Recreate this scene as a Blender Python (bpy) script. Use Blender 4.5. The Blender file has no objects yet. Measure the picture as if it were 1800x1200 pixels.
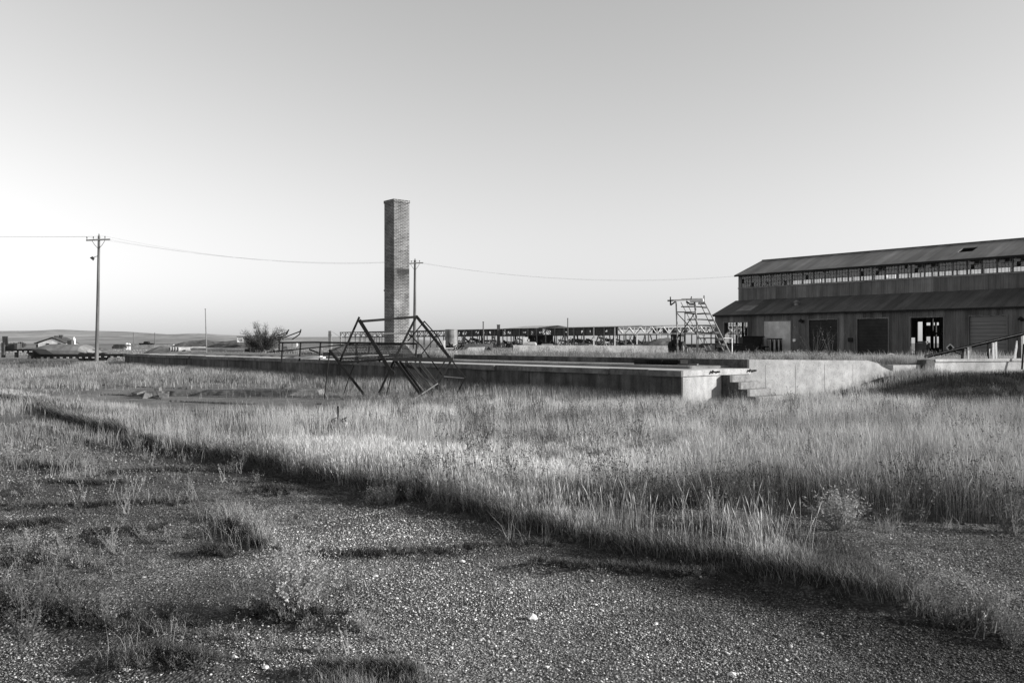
import bpy, math, random
import numpy as np
from mathutils import Vector, Matrix

# ------------------------------------------------------------------ camera, sky, sun, exposure
sc = bpy.context.scene
COL = sc.collection
cam_d = bpy.data.cameras.new("Camera")
cam = bpy.data.objects.new("Camera", cam_d)
COL.objects.link(cam)
sc.camera = cam
cam_d.sensor_width = 36.0
cam_d.lens = 30.0
cam_d.shift_y = 3.0 / 1800.0
cam_d.clip_start = 0.1
cam_d.clip_end = 30000.0
cam.location = (0, 0, 1.6)
cam.rotation_euler = (math.radians(90), 0, 0)
F, CX, CY, CH = 1500.0, 900.0, 597.0, 1.6

SUN_EL, SUN_AZ = math.radians(17.0), math.radians(100.5)
world = bpy.data.worlds.new("World")
sc.world = world
world.use_nodes = True
wn, wl = world.node_tree.nodes, world.node_tree.links
wn.clear()
sky = wn.new("ShaderNodeTexSky")
sky.sky_type = 'NISHITA'
sky.sun_disc = False
sky.sun_elevation = SUN_EL
sky.sun_rotation = SUN_AZ
sky.air_density = 1.0
sky.dust_density = 0.4
sep = wn.new("ShaderNodeSeparateColor")
wl.new(sky.outputs[0], sep.inputs[0])
def wmath(op, a, b):
    n = wn.new("ShaderNodeMath"); n.operation = op
    for i, v in enumerate((a, b)):
        if isinstance(v, (int, float)): n.inputs[i].default_value = v
        else: wl.new(v, n.inputs[i])
    return n.outputs[0]
gr = wmath('ADD', wmath('MULTIPLY', sep.outputs[0], 0.0), wmath('ADD', wmath('MULTIPLY', sep.outputs[1], 0.25), wmath('MULTIPLY', sep.outputs[2], 0.75)))
bg = wn.new("ShaderNodeBackground")
bg.inputs['Strength'].default_value = 0.101
wl.new(gr, bg.inputs['Color'])
wo = wn.new("ShaderNodeOutputWorld")
wl.new(bg.outputs[0], wo.inputs[0])

sun_d = bpy.data.lights.new("Sun", 'SUN')
sun_d.energy = 4.5
sun_d.angle = math.radians(0.5)
sun_d.color = (1.0, 0.985, 0.965)
sun = bpy.data.objects.new("Sun", sun_d)
COL.objects.link(sun)
sdir = Vector((math.sin(SUN_AZ) * math.cos(SUN_EL), math.cos(SUN_AZ) * math.cos(SUN_EL), math.sin(SUN_EL)))
sun.rotation_euler = sdir.to_track_quat('Z', 'Y').to_euler()

sc.view_settings.view_transform = 'Standard'
sc.view_settings.look = 'None'
sc.view_settings.exposure = 0.85
sc.view_settings.gamma = 1.0
sc.view_settings.use_curve_mapping = False
try:
    sc.cycles.max_bounces = 6; sc.cycles.diffuse_bounces = 3; sc.cycles.transparent_max_bounces = 16
except Exception: pass

random.seed(7)
rng = np.random.default_rng(11)
U1 = np.array([-0.649, 0.7607]); U2 = np.array([0.7607, 0.649])
ANG = math.atan2(-0.7607, 0.649)          # site grid: local x = near/right along the long walls, local y = away

# ------------------------------------------------------------------ helpers
def P(px, py, d):
    return Vector(((px - CX) / F * d, d, CH - (py - CY) / F * d))

def G(px, py, z=0.0):
    d = (CH - z) * F / (py - CY)
    return Vector(((px - CX) / F * d, d, z))

class MB:
    def __init__(s): s.v = []; s.f = []
    def add(s, vs, fs):
        o = len(s.v); s.v.extend([tuple(v) for v in vs]); s.f.extend([tuple(i + o for i in f) for f in fs]); return s
    def box(s, c, size, R=None):
        c = Vector(c); hx, hy, hz = size[0] / 2, size[1] / 2, size[2] / 2
        vs = [Vector((x, y, z)) for x in (-hx, hx) for y in (-hy, hy) for z in (-hz, hz)]
        if R is not None: vs = [R @ v for v in vs]
        return s.add([v + c for v in vs], [(0, 1, 3, 2), (4, 6, 7, 5), (0, 4, 5, 1), (2, 3, 7, 6), (0, 2, 6, 4), (1, 5, 7, 3)])
    def bx(s, x0, x1, y0, y1, z0, z1):
        return s.box(((x0 + x1) / 2, (y0 + y1) / 2, (z0 + z1) / 2), (abs(x1 - x0), abs(y1 - y0), abs(z1 - z0)))
    def bar(s, a, b, w, h=None, up=(0, 0, 1), ext=0.0):
        a, b = Vector(a), Vector(b); h = w if h is None else h
        d = (b - a); L = d.length; d.normalize()
        up = Vector(up)
        if abs(d.dot(up)) > 0.98: up = Vector((0, 1, 0))
        x = d.cross(up).normalized(); u = x.cross(d).normalized()
        R = Matrix((x, d, u)).transposed()
        return s.box((a + b) / 2, (w, L + 2 * ext, h), R)
    def tube(s, a, b, r, r2=None, n=8, cap=True):
        a, b = Vector(a), Vector(b); r2 = r if r2 is None else r2
        d = (b - a).normalized(); up = Vector((0, 0, 1)) if abs(d.z) < .95 else Vector((1, 0, 0))
        x = d.cross(up).normalized(); y = d.cross(x)
        vs = []
        for p, q in ((a, r), (b, r2)):
            for i in range(n):
                t = 2 * math.pi * i / n; vs.append(p + (x * math.cos(t) + y * math.sin(t)) * q)
        fs = [(i, (i + 1) % n, n + (i + 1) % n, n + i) for i in range(n)]
        if cap: fs += [tuple(range(n))[::-1], tuple(range(n, 2 * n))]
        return s.add(vs, fs)
    def path(s, pts, r, n=6):
        rs = r if isinstance(r, (list, tuple)) else [r] * len(pts)
        for i in range(len(pts) - 1): s.tube(pts[i], pts[i + 1], rs[i], rs[i + 1], n)
        return s
    def quad(s, a, b, c, d): return s.add([a, b, c, d], [(0, 1, 2, 3)])
    def prism(s, poly, vec):
        n = len(poly); vec = Vector(vec); p = [Vector(q) for q in poly]
        return s.add(p + [q + vec for q in p], [tuple(range(n))[::-1], tuple(range(n, 2 * n))] + [(i, (i + 1) % n, n + (i + 1) % n, n + i) for i in range(n)])
    def ring(s, c, axis, r0, r1, w, n=20, a0=0.0, a1=2 * math.pi, up=(0, 0, 1)):
        c, axis = Vector(c), Vector(axis).normalized(); u = Vector(up); x = axis.cross(u).normalized(); u = x.cross(axis)
        full = abs(a1 - a0 - 2 * math.pi) < 1e-6; m = n if full else n + 1; vs = []
        for i in range(m):
            t = a0 + (a1 - a0) * i / n; dr = x * math.cos(t) + u * math.sin(t)
            for rr, k in ((r0, -.5), (r1, -.5), (r1, .5), (r0, .5)): vs.append(c + dr * rr + axis * w * k)
        fs = []
        for i in range(n):
            j = (i + 1) % m
            for k in range(4): fs.append((4 * i + k, 4 * i + (k + 1) % 4, 4 * j + (k + 1) % 4, 4 * j + k))
        if not full: fs += [(0, 1, 2, 3), tuple(4 * n + k for k in (3, 2, 1, 0))]
        return s.add(vs, fs)
    def panel(s, o, ex, ey, xs, ys, th, holes=()):
        """solid sheet from (xs[0],ys[0]) to (xs[1],ys[1]) in the plane o+x*ex+y*ey with rectangular holes (x0,x1,y0,y1); thickness th along ex x ey"""
        o, ex, ey = Vector(o), Vector(ex), Vector(ey); nn = ex.cross(ey).normalized() * th
        X = sorted({xs[0], xs[1], *[h[0] for h in holes], *[h[1] for h in holes]}); Y = sorted({ys[0], ys[1], *[h[2] for h in holes], *[h[3] for h in holes]})
        X = [x for x in X if xs[0] <= x <= xs[1]]; Y = [y for y in Y if ys[0] <= y <= ys[1]]
        def solid(i, j):
            if i < 0 or j < 0 or i >= len(X) - 1 or j >= len(Y) - 1: return False
            x, y = (X[i] + X[i + 1]) / 2, (Y[j] + Y[j + 1]) / 2
            return not any(h[0] < x < h[1] and h[2] < y < h[3] for h in holes)
        pt = lambda x, y: o + ex * x + ey * y
        for i in range(len(X) - 1):
            for j in range(len(Y) - 1):
                if not solid(i, j): continue
                a, b, c, d = pt(X[i], Y[j]), pt(X[i + 1], Y[j]), pt(X[i + 1], Y[j + 1]), pt(X[i], Y[j + 1])
                s.quad(a + nn, b + nn, c + nn, d + nn); s.quad(a, d, c, b)
                if not solid(i, j - 1): s.quad(a, b, b + nn, a + nn)
                if not solid(i + 1, j): s.quad(b, c, c + nn, b + nn)
                if not solid(i, j + 1): s.quad(c, d, d + nn, c + nn)
                if not solid(i - 1, j): s.quad(d, a, a + nn, d + nn)
        return s
    def build(s, name, m, parent=None, world=True, smooth=False, label=None):
        vs = s.v
        if parent is not None and world:
            inv = MW[parent.name].inverted(); vs = [inv @ Vector(v) for v in vs]
        me = bpy.data.meshes.new(name); me.from_pydata([tuple(v) for v in vs], [], s.f)
        me.materials.append(m)
        if smooth: me.polygons.foreach_set('use_smooth', [True] * len(me.polygons))
        me.update()
        o = bpy.data.objects.new(name, me); COL.objects.link(o)
        MW[o.name] = MW[parent.name].copy() if parent is not None else Matrix.Identity(4)
        if parent is not None: o.parent = parent
        if label: o['label'] = label
        return o
MW = {}

def thing(name, label, cat, loc, rz=0.0, group=None):
    o = bpy.data.objects.new(name, None); COL.objects.link(o)
    o.location = loc; o.rotation_euler = (0, 0, rz); o.empty_display_size = 0.2
    o['label'] = label; o['category'] = cat
    if group: o['group'] = group
    MW[o.name] = Matrix.Translation(Vector(loc)) @ Matrix.Rotation(rz, 4, 'Z')
    return o

def tag(o, label=None, cat=None, group=None, kind=None):
    for k, v in (('label', label), ('category', cat), ('group', group), ('kind', kind)):
        if v: o[k] = v
    return o

def single(name, mb, m, label, cat, group=None, smooth=False, loc=None):
    """a thing that is one mesh; its origin goes to its base"""
    n = len(mb.v)
    if loc is None:
        xs = [v[0] for v in mb.v]; ys = [v[1] for v in mb.v]; zs = [v[2] for v in mb.v]
        loc = ((min(xs) + max(xs)) / 2, (min(ys) + max(ys)) / 2, min(zs))
    mb.v = [(v[0] - loc[0], v[1] - loc[1], v[2] - loc[2]) for v in mb.v]
    o = mb.build(name, m, None, smooth=smooth); o.location = loc
    return tag(o, label, cat, group)

def copy_tree(o, loc=None, label=None, parent=None):
    c = o.copy(); COL.objects.link(c)
    if parent is not None: c.parent = parent
    if loc is not None: c.location = loc
    if label: c['label'] = label
    for ch in [x for x in bpy.data.objects if x.parent == o]: copy_tree(ch, parent=c)
    return c

# numpy value noise
def vn(x, y, scale, seed=0):
    x = np.asarray(x, float) * scale + seed * 17.13; y = np.asarray(y, float) * scale - seed * 9.7
    xi, yi = np.floor(x), np.floor(y); fx, fy = x - xi, y - yi
    fx = fx * fx * (3 - 2 * fx); fy = fy * fy * (3 - 2 * fy)
    def h(a, b):
        t = np.sin(a * 127.1 + b * 311.7 + seed * 74.7) * 43758.5453
        return t - np.floor(t)
    return (h(xi, yi) * (1 - fx) + h(xi + 1, yi) * fx) * (1 - fy) + (h(xi, yi + 1) * (1 - fx) + h(xi + 1, yi + 1) * fx) * fy
def fbm(x, y, scale, seed=0, o=4):
    t, a, s = 0, 1, 0
    for i in range(o): t = t + vn(x, y, scale * 2 ** i, seed + i) * a; s += a; a *= .5
    return t / s
def sm(x, a, b):
    t = np.clip((np.asarray(x, float) - a) / (b - a), 0, 1); return t * t * (3 - 2 * t)

# ------------------------------------------------------------------ materials
def newmat(name):
    m = bpy.data.materials.new(name); m.use_nodes = True; m.node_tree.nodes.clear()
    return m, m.node_tree.nodes, m.node_tree.links
def mat(name, lo, hi, scale=4.0, stretch=(1, 1, 1), rough=0.85, bump=0.3, bscale=40.0, metal=0.0, big=0.35, streak=0.0, spots=0.0, coords='Object', stsc=2.5, stz=.12, bigscale=.45, spec=.2):
    m, N, L = newmat(name)
    tc = N.new("ShaderNodeTexCoord"); mp = N.new("ShaderNodeMapping"); mp.inputs['Scale'].default_value = stretch
    L.new(tc.outputs[coords], mp.inputs[0])
    def noise(s, det=8, rg=.6, vec=mp.outputs[0]):
        n = N.new("ShaderNodeTexNoise"); n.inputs['Scale'].default_value = s; n.inputs['Detail'].default_value = det; n.inputs['Roughness'].default_value = rg
        L.new(vec, n.inputs['Vector']); return n.outputs['Fac']
    def mth(op, a, b, clamp=False):
        n = N.new("ShaderNodeMath"); n.operation = op; n.use_clamp = clamp
        for i, v in enumerate((a, b)):
            if isinstance(v, (int, float)): n.inputs[i].default_value = v
            else: L.new(v, n.inputs[i])
        return n.outputs[0]
    def mr(v, a, b, c, d):
        n = N.new("ShaderNodeMapRange"); L.new(v, n.inputs[0])
        for i, q in enumerate((a, b, c, d)): n.inputs[i + 1].default_value = q
        return n.outputs[0]
    col = mr(noise(scale), .3, .7, lo, hi)
    if big: col = mth('MULTIPLY', col, mr(noise(bigscale, 5), .3, .7, 1 - big, 1 + big))
    if streak:
        mp2 = N.new("ShaderNodeMapping"); mp2.inputs['Scale'].default_value = (1, 1, stz); L.new(tc.outputs[coords], mp2.inputs[0])
        col = mth('MULTIPLY', col, mr(noise(stsc, 6, .7, mp2.outputs[0]), .35, .62, 1 - streak, 1 + streak * .4))
    if spots:
        col = mth('MULTIPLY', col, mr(noise(scale * 7, 3, .5), .34, .42, 1 - spots, 1))
    cc = N.new("ShaderNodeCombineColor")
    for i in range(3): L.new(col, cc.inputs[i])
    b = N.new("ShaderNodeBsdfPrincipled"); L.new(cc.outputs[0], b.inputs['Base Color'])
    b.inputs['Metallic'].default_value = metal; b.inputs['Specular IOR Level'].default_value = spec
    L.new(mr(noise(scale * 2), .3, .7, max(.05, rough - .12), min(1, rough + .12)), b.inputs['Roughness'])
    if bump:
        bp = N.new("ShaderNodeBump"); bp.inputs['Strength'].default_value = bump; bp.inputs['Distance'].default_value = 0.02
        L.new(noise(bscale), bp.inputs['Height']); L.new(bp.outputs[0], b.inputs['Normal'])
    o = N.new("ShaderNodeOutputMaterial"); L.new(b.outputs[0], o.inputs[0])
    return m

M = {}
M['concrete'] = mat('weathered concrete', .27, .42, 3.5, bump=.5, bscale=25, streak=.12, spots=.25, big=.12, stsc=1.2, stz=.3)
M['concrete_dark'] = mat('stained concrete', .055, .115, 3, bump=.6, bscale=18, streak=.6, spots=.45, big=.4)
M['concrete_edge'] = mat('broken slab edge', .08, .2, 6, bump=1.0, bscale=14, spots=.5, big=.4)
M['concrete_top'] = mat('bleached slab top', .33, .46, 3, bump=.2, bscale=40, spots=.2, big=.2)
M['whitewash'] = mat('pale plastered concrete', .25, .40, 4.5, bump=.35, bscale=40, streak=.3, spots=.45, big=.25, stsc=1.2, stz=.3)
M['rust'] = mat('rusted steel', .008, .018, 12, rough=.8, bump=.4, bscale=60, metal=.0)
M['rust_light'] = mat('worn bare steel', .2, .4, 12, rough=.6, bump=.2, bscale=60)
M['black'] = mat('black oily steel', .007, .018, 8, rough=.7, bump=.3)
M['tyre'] = mat('tyre rubber', .015, .03, 14, rough=.9)
M['wood'] = mat('weathered timber', .06, .16, 6, stretch=(1, 1, .12), bump=.5, bscale=30, big=.4)
M['wood_flat'] = mat('weathered planks', .22, .4, 6, bump=.5, bscale=30)
M['wood_pale'] = mat('bleached board', .55, .75, 5, bump=.2)
M['step'] = mat('crumbling step concrete', .11, .23, 6, bump=.9, bscale=14, spots=.5, big=.3)
M['tarp'] = mat('dusty tarpaulin', .12, .19, 2, rough=.8, bump=.3)
M['mesh'] = mat('expanded metal', .03, .06, 12)
M['tread'] = mat('rusty grating', .09, .16, 12)
M['tank'] = mat('dull tank steel', .12, .26, 1.2, streak=.5, big=.4, rough=.55, spec=.4)
M['shed_post'] = mat('grey shed timber', .12, .2, 2, bump=.3)
M['galv'] = mat('galvanised pipe', .17, .3, 9, rough=.45, metal=.2, bump=.1)
M['white'] = mat('old white paint', .6, .8, 3, rough=.6, spots=.25)
M['offwhite'] = mat('dirty light paint', .3, .42, 3, rough=.7, spots=.3, streak=.1)
M['greymetal'] = mat('grey painted sheet', .14, .22, 5, rough=.6, streak=.2)
M['dark_door'] = mat('dark roller door', .022, .035, 4, rough=.75)
M['shed_dark'] = mat('dark weathered shed timber', .045, .09, 2, bump=.3, streak=.3)
M['earth'] = mat('dry earth with scrub', .05, .14, 2.5, bump=1.0, bscale=3, big=.5, bigscale=.3)
M['hill'] = mat('dry grass hills', .13, .3, .013, stretch=(1, .5, 8), bump=0, big=.45, bigscale=.002)
M['stone'] = mat('pale stone', .5, .7, 8, bump=.5)
M['bark'] = mat('bark', .06, .13, 10, bump=.5)

# corrugated siding: fine vertical ribs along local x, sheets with their own tone, rust streaks
def siding(name, lo, hi, panel_w, rib=.12, axis='X', streak=.35, ribw=.0, run=(1, 1, .1)):
    m, N, L = newmat(name)
    tc = N.new("ShaderNodeTexCoord")
    sx = N.new("ShaderNodeSeparateXYZ"); L.new(tc.outputs['Object'], sx.inputs[0])
    def mth(op, a, b=None):
        n = N.new("ShaderNodeMath"); n.operation = op
        for i, v in enumerate((a, b)):
            if v is None: continue
            if isinstance(v, (int, float)): n.inputs[i].default_value = v
            else: L.new(v, n.inputs[i])
        return n.outputs[0]
    def mr(v, a, b, c, d):
        n = N.new("ShaderNodeMapRange"); L.new(v, n.inputs[0])
        for i, q in enumerate((a, b, c, d)): n.inputs[i + 1].default_value = q
        return n.outputs[0]
    def noise(scale, stretch, det=6, rg=.65):
        mp = N.new("ShaderNodeMapping"); mp.inputs['Scale'].default_value = stretch; L.new(tc.outputs['Object'], mp.inputs[0])
        n = N.new("ShaderNodeTexNoise"); n.inputs['Scale'].default_value = scale; n.inputs['Detail'].default_value = det; n.inputs['Roughness'].default_value = rg
        L.new(mp.outputs[0], n.inputs[0]); return n.outputs['Fac']
    idx = mth('FLOOR', mth('DIVIDE', sx.outputs[0], panel_w))
    wnz = N.new("ShaderNodeTexWhiteNoise"); wnz.noise_dimensions = '1D'; L.new(idx, wnz.inputs['W'])
    col = mr(wnz.outputs['Value'], 0, 1, lo, hi)
    col = mth('MULTIPLY', col, mr(noise(1.6, run), .35, .65, 1 - streak, 1 + streak * .7))
    col = mth('MULTIPLY', col, mr(noise(.35, (1, 1, 1)), .35, .65, .78, 1.2))
    fr = mth('FRACT', mth('DIVIDE', sx.outputs[0], panel_w))
    seam = mth('GREATER_THAN', fr, .035)
    col = mth('MULTIPLY', col, mr(seam, 0, 1, .6, 1))
    cc = N.new("ShaderNodeCombineColor")
    for i in range(3): L.new(col, cc.inputs[i])
    b = N.new("ShaderNodeBsdfPrincipled"); L.new(cc.outputs[0], b.inputs['Base Color']); b.inputs['Roughness'].default_value = .75
    wv = mth('SINE', mth('MULTIPLY', sx.outputs[0], 2 * math.pi / rib))
    bp = N.new("ShaderNodeBump"); bp.inputs['Strength'].default_value = .6; bp.inputs['Distance'].default_value = .03
    L.new(wv, bp.inputs['Height']); L.new(bp.outputs[0], b.inputs['Normal'])
    o = N.new("ShaderNodeOutputMaterial"); L.new(b.outputs[0], o.inputs[0]); return m
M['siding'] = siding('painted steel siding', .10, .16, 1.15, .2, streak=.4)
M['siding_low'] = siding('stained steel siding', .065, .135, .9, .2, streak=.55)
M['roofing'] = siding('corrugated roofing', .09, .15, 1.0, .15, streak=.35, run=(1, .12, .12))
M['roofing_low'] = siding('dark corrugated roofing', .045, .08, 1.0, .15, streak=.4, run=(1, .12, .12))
M['pale_door'] = mat('pale sliding door', .42, .54, 2, rough=.7, streak=.12, spots=.1)
M['roller'] = mat('slatted roller door', .12, .19, 3, stretch=(.25, .25, 7), rough=.7, big=.2)

# brick
def brick(name):
    m, N, L = newmat(name)
    tc = N.new("ShaderNodeTexCoord"); sx = N.new("ShaderNodeSeparateXYZ"); L.new(tc.outputs['Object'], sx.inputs[0])
    ad = N.new("ShaderNodeMath"); ad.operation = 'ADD'; L.new(sx.outputs[0], ad.inputs[0]); L.new(sx.outputs[1], ad.inputs[1])
    cb = N.new("ShaderNodeCombineXYZ"); L.new(ad.outputs[0], cb.inputs[0]); L.new(sx.outputs[2], cb.inputs[1])
    br = N.new("ShaderNodeTexBrick"); L.new(cb.outputs[0], br.inputs['Vector'])
    br.inputs['Scale'].default_value = 1.0; br.inputs['Brick Width'].default_value = .3; br.inputs['Row Height'].default_value = .1
    br.inputs['Mortar Size'].default_value = .014; br.inputs['Mortar Smooth'].default_value = .3; br.inputs['Bias'].default_value = -.1
    br.inputs['Color1'].default_value = (.03,) * 3 + (1,); br.inputs['Color2'].default_value = (.11,) * 3 + (1,); br.inputs['Mortar'].default_value = (.34,) * 3 + (1,)
    # an old roof-line scar: darker, tarry bricks in a band around z 5.6-6.9
    nz = N.new("ShaderNodeTexNoise"); nz.inputs['Scale'].default_value = 1.3; nz.inputs['Detail'].default_value = 8; L.new(tc.outputs['Object'], nz.inputs[0])
    band = N.new("ShaderNodeMapRange"); L.new(sx.outputs[2], band.inputs[0]); band.inputs[1].default_value = 5.3; band.inputs[2].default_value = 6.5; band.inputs[3].default_value = 0; band.inputs[4].default_value = 1
    band2 = N.new("ShaderNodeMapRange"); L.new(sx.outputs[2], band2.inputs[0]); band2.inputs[1].default_value = 6.75; band2.inputs[2].default_value = 6.9; band2.inputs[3].default_value = 1; band2.inputs[4].default_value = 0
    mm = N.new("ShaderNodeMath"); mm.operation = 'MULTIPLY'; L.new(band.outputs[0], mm.inputs[0]); L.new(band2.outputs[0], mm.inputs[1])
    th = N.new("ShaderNodeMapRange"); L.new(nz.outputs['Fac'], th.inputs[0]); th.inputs[1].default_value = .36; th.inputs[2].default_value = .52; th.inputs[3].default_value = 0; th.inputs[4].default_value = .85
    m2 = N.new("ShaderNodeMath"); m2.operation = 'MULTIPLY'; L.new(mm.outputs[0], m2.inputs[0]); L.new(th.outputs[0], m2.inputs[1])
    big = N.new("ShaderNodeMapRange"); L.new(nz.outputs['Fac'], big.inputs[0]); big.inputs[1].default_value = .3; big.inputs[2].default_value = .7; big.inputs[3].default_value = .55; big.inputs[4].default_value = 1.3
    inv = N.new("ShaderNodeMath"); inv.operation = 'SUBTRACT'; inv.inputs[0].default_value = 1; L.new(m2.outputs[0], inv.inputs[1])
    m3 = N.new("ShaderNodeMath"); m3.operation = 'MULTIPLY'; L.new(inv.outputs[0], m3.inputs[0]); L.new(big.outputs[0], m3.inputs[1])
    vm = N.new("ShaderNodeVectorMath"); vm.operation = 'SCALE'; L.new(br.outputs['Color'], vm.inputs[0]); L.new(m3.outputs[0], vm.inputs['Scale'])
    b = N.new("ShaderNodeBsdfPrincipled"); L.new(vm.outputs[0], b.inputs['Base Color']); b.inputs['Roughness'].default_value = .9
    bp = N.new("ShaderNodeBump"); bp.inputs['Strength'].default_value = .5; bp.inputs['Distance'].default_value = .02; bp.invert = True
    L.new(br.outputs['Fac'], bp.inputs['Height']); L.new(bp.outputs[0], b.inputs['Normal'])
    o = N.new("ShaderNodeOutputMaterial"); L.new(b.outputs[0], o.inputs[0]); return m
M['brick'] = brick('chimney brick')

def glassmat(name, fac, tone):
    m, N, L = newmat(name)
    d = N.new("ShaderNodeBsdfDiffuse"); d.inputs[0].default_value = (tone, tone, tone, 1)
    t = N.new("ShaderNodeBsdfTransparent"); t.inputs[0].default_value = (.85, .85, .85, 1)
    g = N.new("ShaderNodeBsdfGlossy"); g.inputs['Roughness'].default_value = .15; g.inputs[0].default_value = (.6, .6, .6, 1)
    tl = N.new("ShaderNodeBsdfTranslucent"); tl.inputs[0].default_value = (tone * 1.6,) * 3 + (1,)
    ad = N.new("ShaderNodeMixShader"); ad.inputs[0].default_value = .5; L.new(d.outputs[0], ad.inputs[1]); L.new(tl.outputs[0], ad.inputs[2])
    nz = N.new("ShaderNodeTexNoise"); nz.inputs['Scale'].default_value = 2.5; tc = N.new("ShaderNodeTexCoord"); L.new(tc.outputs['Object'], nz.inputs[0])
    mr = N.new("ShaderNodeMapRange"); L.new(nz.outputs['Fac'], mr.inputs[0]); mr.inputs[1].default_value = .35; mr.inputs[2].default_value = .65; mr.inputs[3].default_value = fac - .08; mr.inputs[4].default_value = fac + .08
    x = N.new("ShaderNodeMixShader"); L.new(mr.outputs[0], x.inputs[0]); L.new(t.outputs[0], x.inputs[1]); L.new(ad.outputs[0], x.inputs[2])
    y = N.new("ShaderNodeMixShader"); y.inputs[0].default_value = .08; L.new(x.outputs[0], y.inputs[1]); L.new(g.outputs[0], y.inputs[2])
    o = N.new("ShaderNodeOutputMaterial"); L.new(y.outputs[0], o.inputs[0]); return m
M['glass'] = glassmat('dusty wired glass', .45, .3)
M['glass_far'] = glassmat('thin dusty glass', .12, .5)
M['glass_clear'] = glassmat('cab glass', .35, .5)

def tonemat(name, transl=.3, rough=.8, attr='tone'):
    m, N, L = newmat(name)
    a = N.new("ShaderNodeAttribute"); a.attribute_name = attr
    d = N.new("ShaderNodeBsdfDiffuse"); L.new(a.outputs['Color'], d.inputs[0]); out = d.outputs[0]
    if transl:
        t = N.new("ShaderNodeBsdfTranslucent"); L.new(a.outputs['Color'], t.inputs[0])
        x = N.new("ShaderNodeMixShader"); x.inputs[0].default_value = transl; L.new(d.outputs[0], x.inputs[1]); L.new(t.outputs[0], x.inputs[2]); out = x.outputs[0]
    o = N.new("ShaderNodeOutputMaterial"); L.new(out, o.inputs[0]); return m
M['blade'] = tonemat('grass blades', .35)
M['leaf'] = tonemat('weed leaves', .3)
M['pebble'] = tonemat('gravel stones', 0)

def groundmat():
    m, N, L = newmat('gravelly ground')
    tc = N.new("ShaderNodeTexCoord")
    def mr(v, a, b, c, d):
        n = N.new("ShaderNodeMapRange"); L.new(v, n.inputs[0])
        for i, q in enumerate((a, b, c, d)): n.inputs[i + 1].default_value = q
        return n.outputs[0]
    def mth(op, a, b=None):
        n = N.new("ShaderNodeMath"); n.operation = op
        for i, v in enumerate((a, b)):
            if v is None: continue
            if isinstance(v, (int, float)): n.inputs[i].default_value = v
            else: L.new(v, n.inputs[i])
        return n.outputs[0]
    def noise(s, det=8, rg=.6, st=(1, 1, 1)):
        mp = N.new("ShaderNodeMapping"); mp.inputs['Scale'].default_value = st; L.new(tc.outputs['Object'], mp.inputs[0])
        n = N.new("ShaderNodeTexNoise"); n.inputs['Scale'].default_value = s; n.inputs['Detail'].default_value = det; n.inputs['Roughness'].default_value = rg
        L.new(mp.outputs[0], n.inputs[0]); return n.outputs['Fac']
    vo = N.new("ShaderNodeTexVoronoi"); vo.inputs['Scale'].default_value = 58; L.new(tc.outputs['Object'], vo.inputs[0])
    vs = N.new("ShaderNodeSeparateColor"); L.new(vo.outputs['Color'], vs.inputs[0])
    chip = mth('POWER', vs.outputs[0], 2.2)
    col = mr(chip, 0, 1, .10, .30)
    col = mth('MULTIPLY', col, mr(vo.outputs['Distance'], 0, .7, 1.25, .45))
    col = mth('MULTIPLY', col, mr(noise(.42, 6), .38, .62, .55, 1.5))
    col = mth('MULTIPLY', col, mr(noise(6, 6), .35, .65, .7, 1.3))
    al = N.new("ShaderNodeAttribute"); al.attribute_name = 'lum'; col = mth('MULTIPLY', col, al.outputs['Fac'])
    at = N.new("ShaderNodeAttribute"); at.attribute_name = 'soil'
    soil = mr(noise(14, 8), .3, .7, .03, .085)
    mx = N.new("ShaderNodeMix"); mx.data_type = 'FLOAT'; L.new(at.outputs['Fac'], mx.inputs[0]); L.new(col, mx.inputs[2]); L.new(soil, mx.inputs[3])
    at2 = N.new("ShaderNodeAttribute"); at2.attribute_name = 'dry'
    dry = mth('MULTIPLY', mr(noise(.05, 8, .7), .3, .7, .12, .3), mr(noise(.9, 8, .7), .3, .7, .6, 1.3))
    mx2 = N.new("ShaderNodeMix"); mx2.data_type = 'FLOAT'; L.new(at2.outputs['Fac'], mx2.inputs[0]); L.new(mx.outputs[0], mx2.inputs[2]); L.new(dry, mx2.inputs[3])
    cc = N.new("ShaderNodeCombineColor")
    for i in range(3): L.new(mx2.outputs[0], cc.inputs[i])
    b = N.new("ShaderNodeBsdfDiffuse"); L.new(cc.outputs[0], b.inputs[0])
    bp = N.new("ShaderNodeBump"); bp.inputs['Strength'].default_value = .8; bp.inputs['Distance'].default_value = .015
    hh = mth('ADD', mth('MULTIPLY', vo.outputs['Distance'], -1.0), mth('MULTIPLY', noise(9, 8), 2.0))
    L.new(hh, bp.inputs['Height']); L.new(bp.outputs[0], b.inputs['Normal'])
    o = N.new("ShaderNodeOutputMaterial"); L.new(b.outputs[0], o.inputs[0]); return m
M['ground'] = groundmat()

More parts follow.
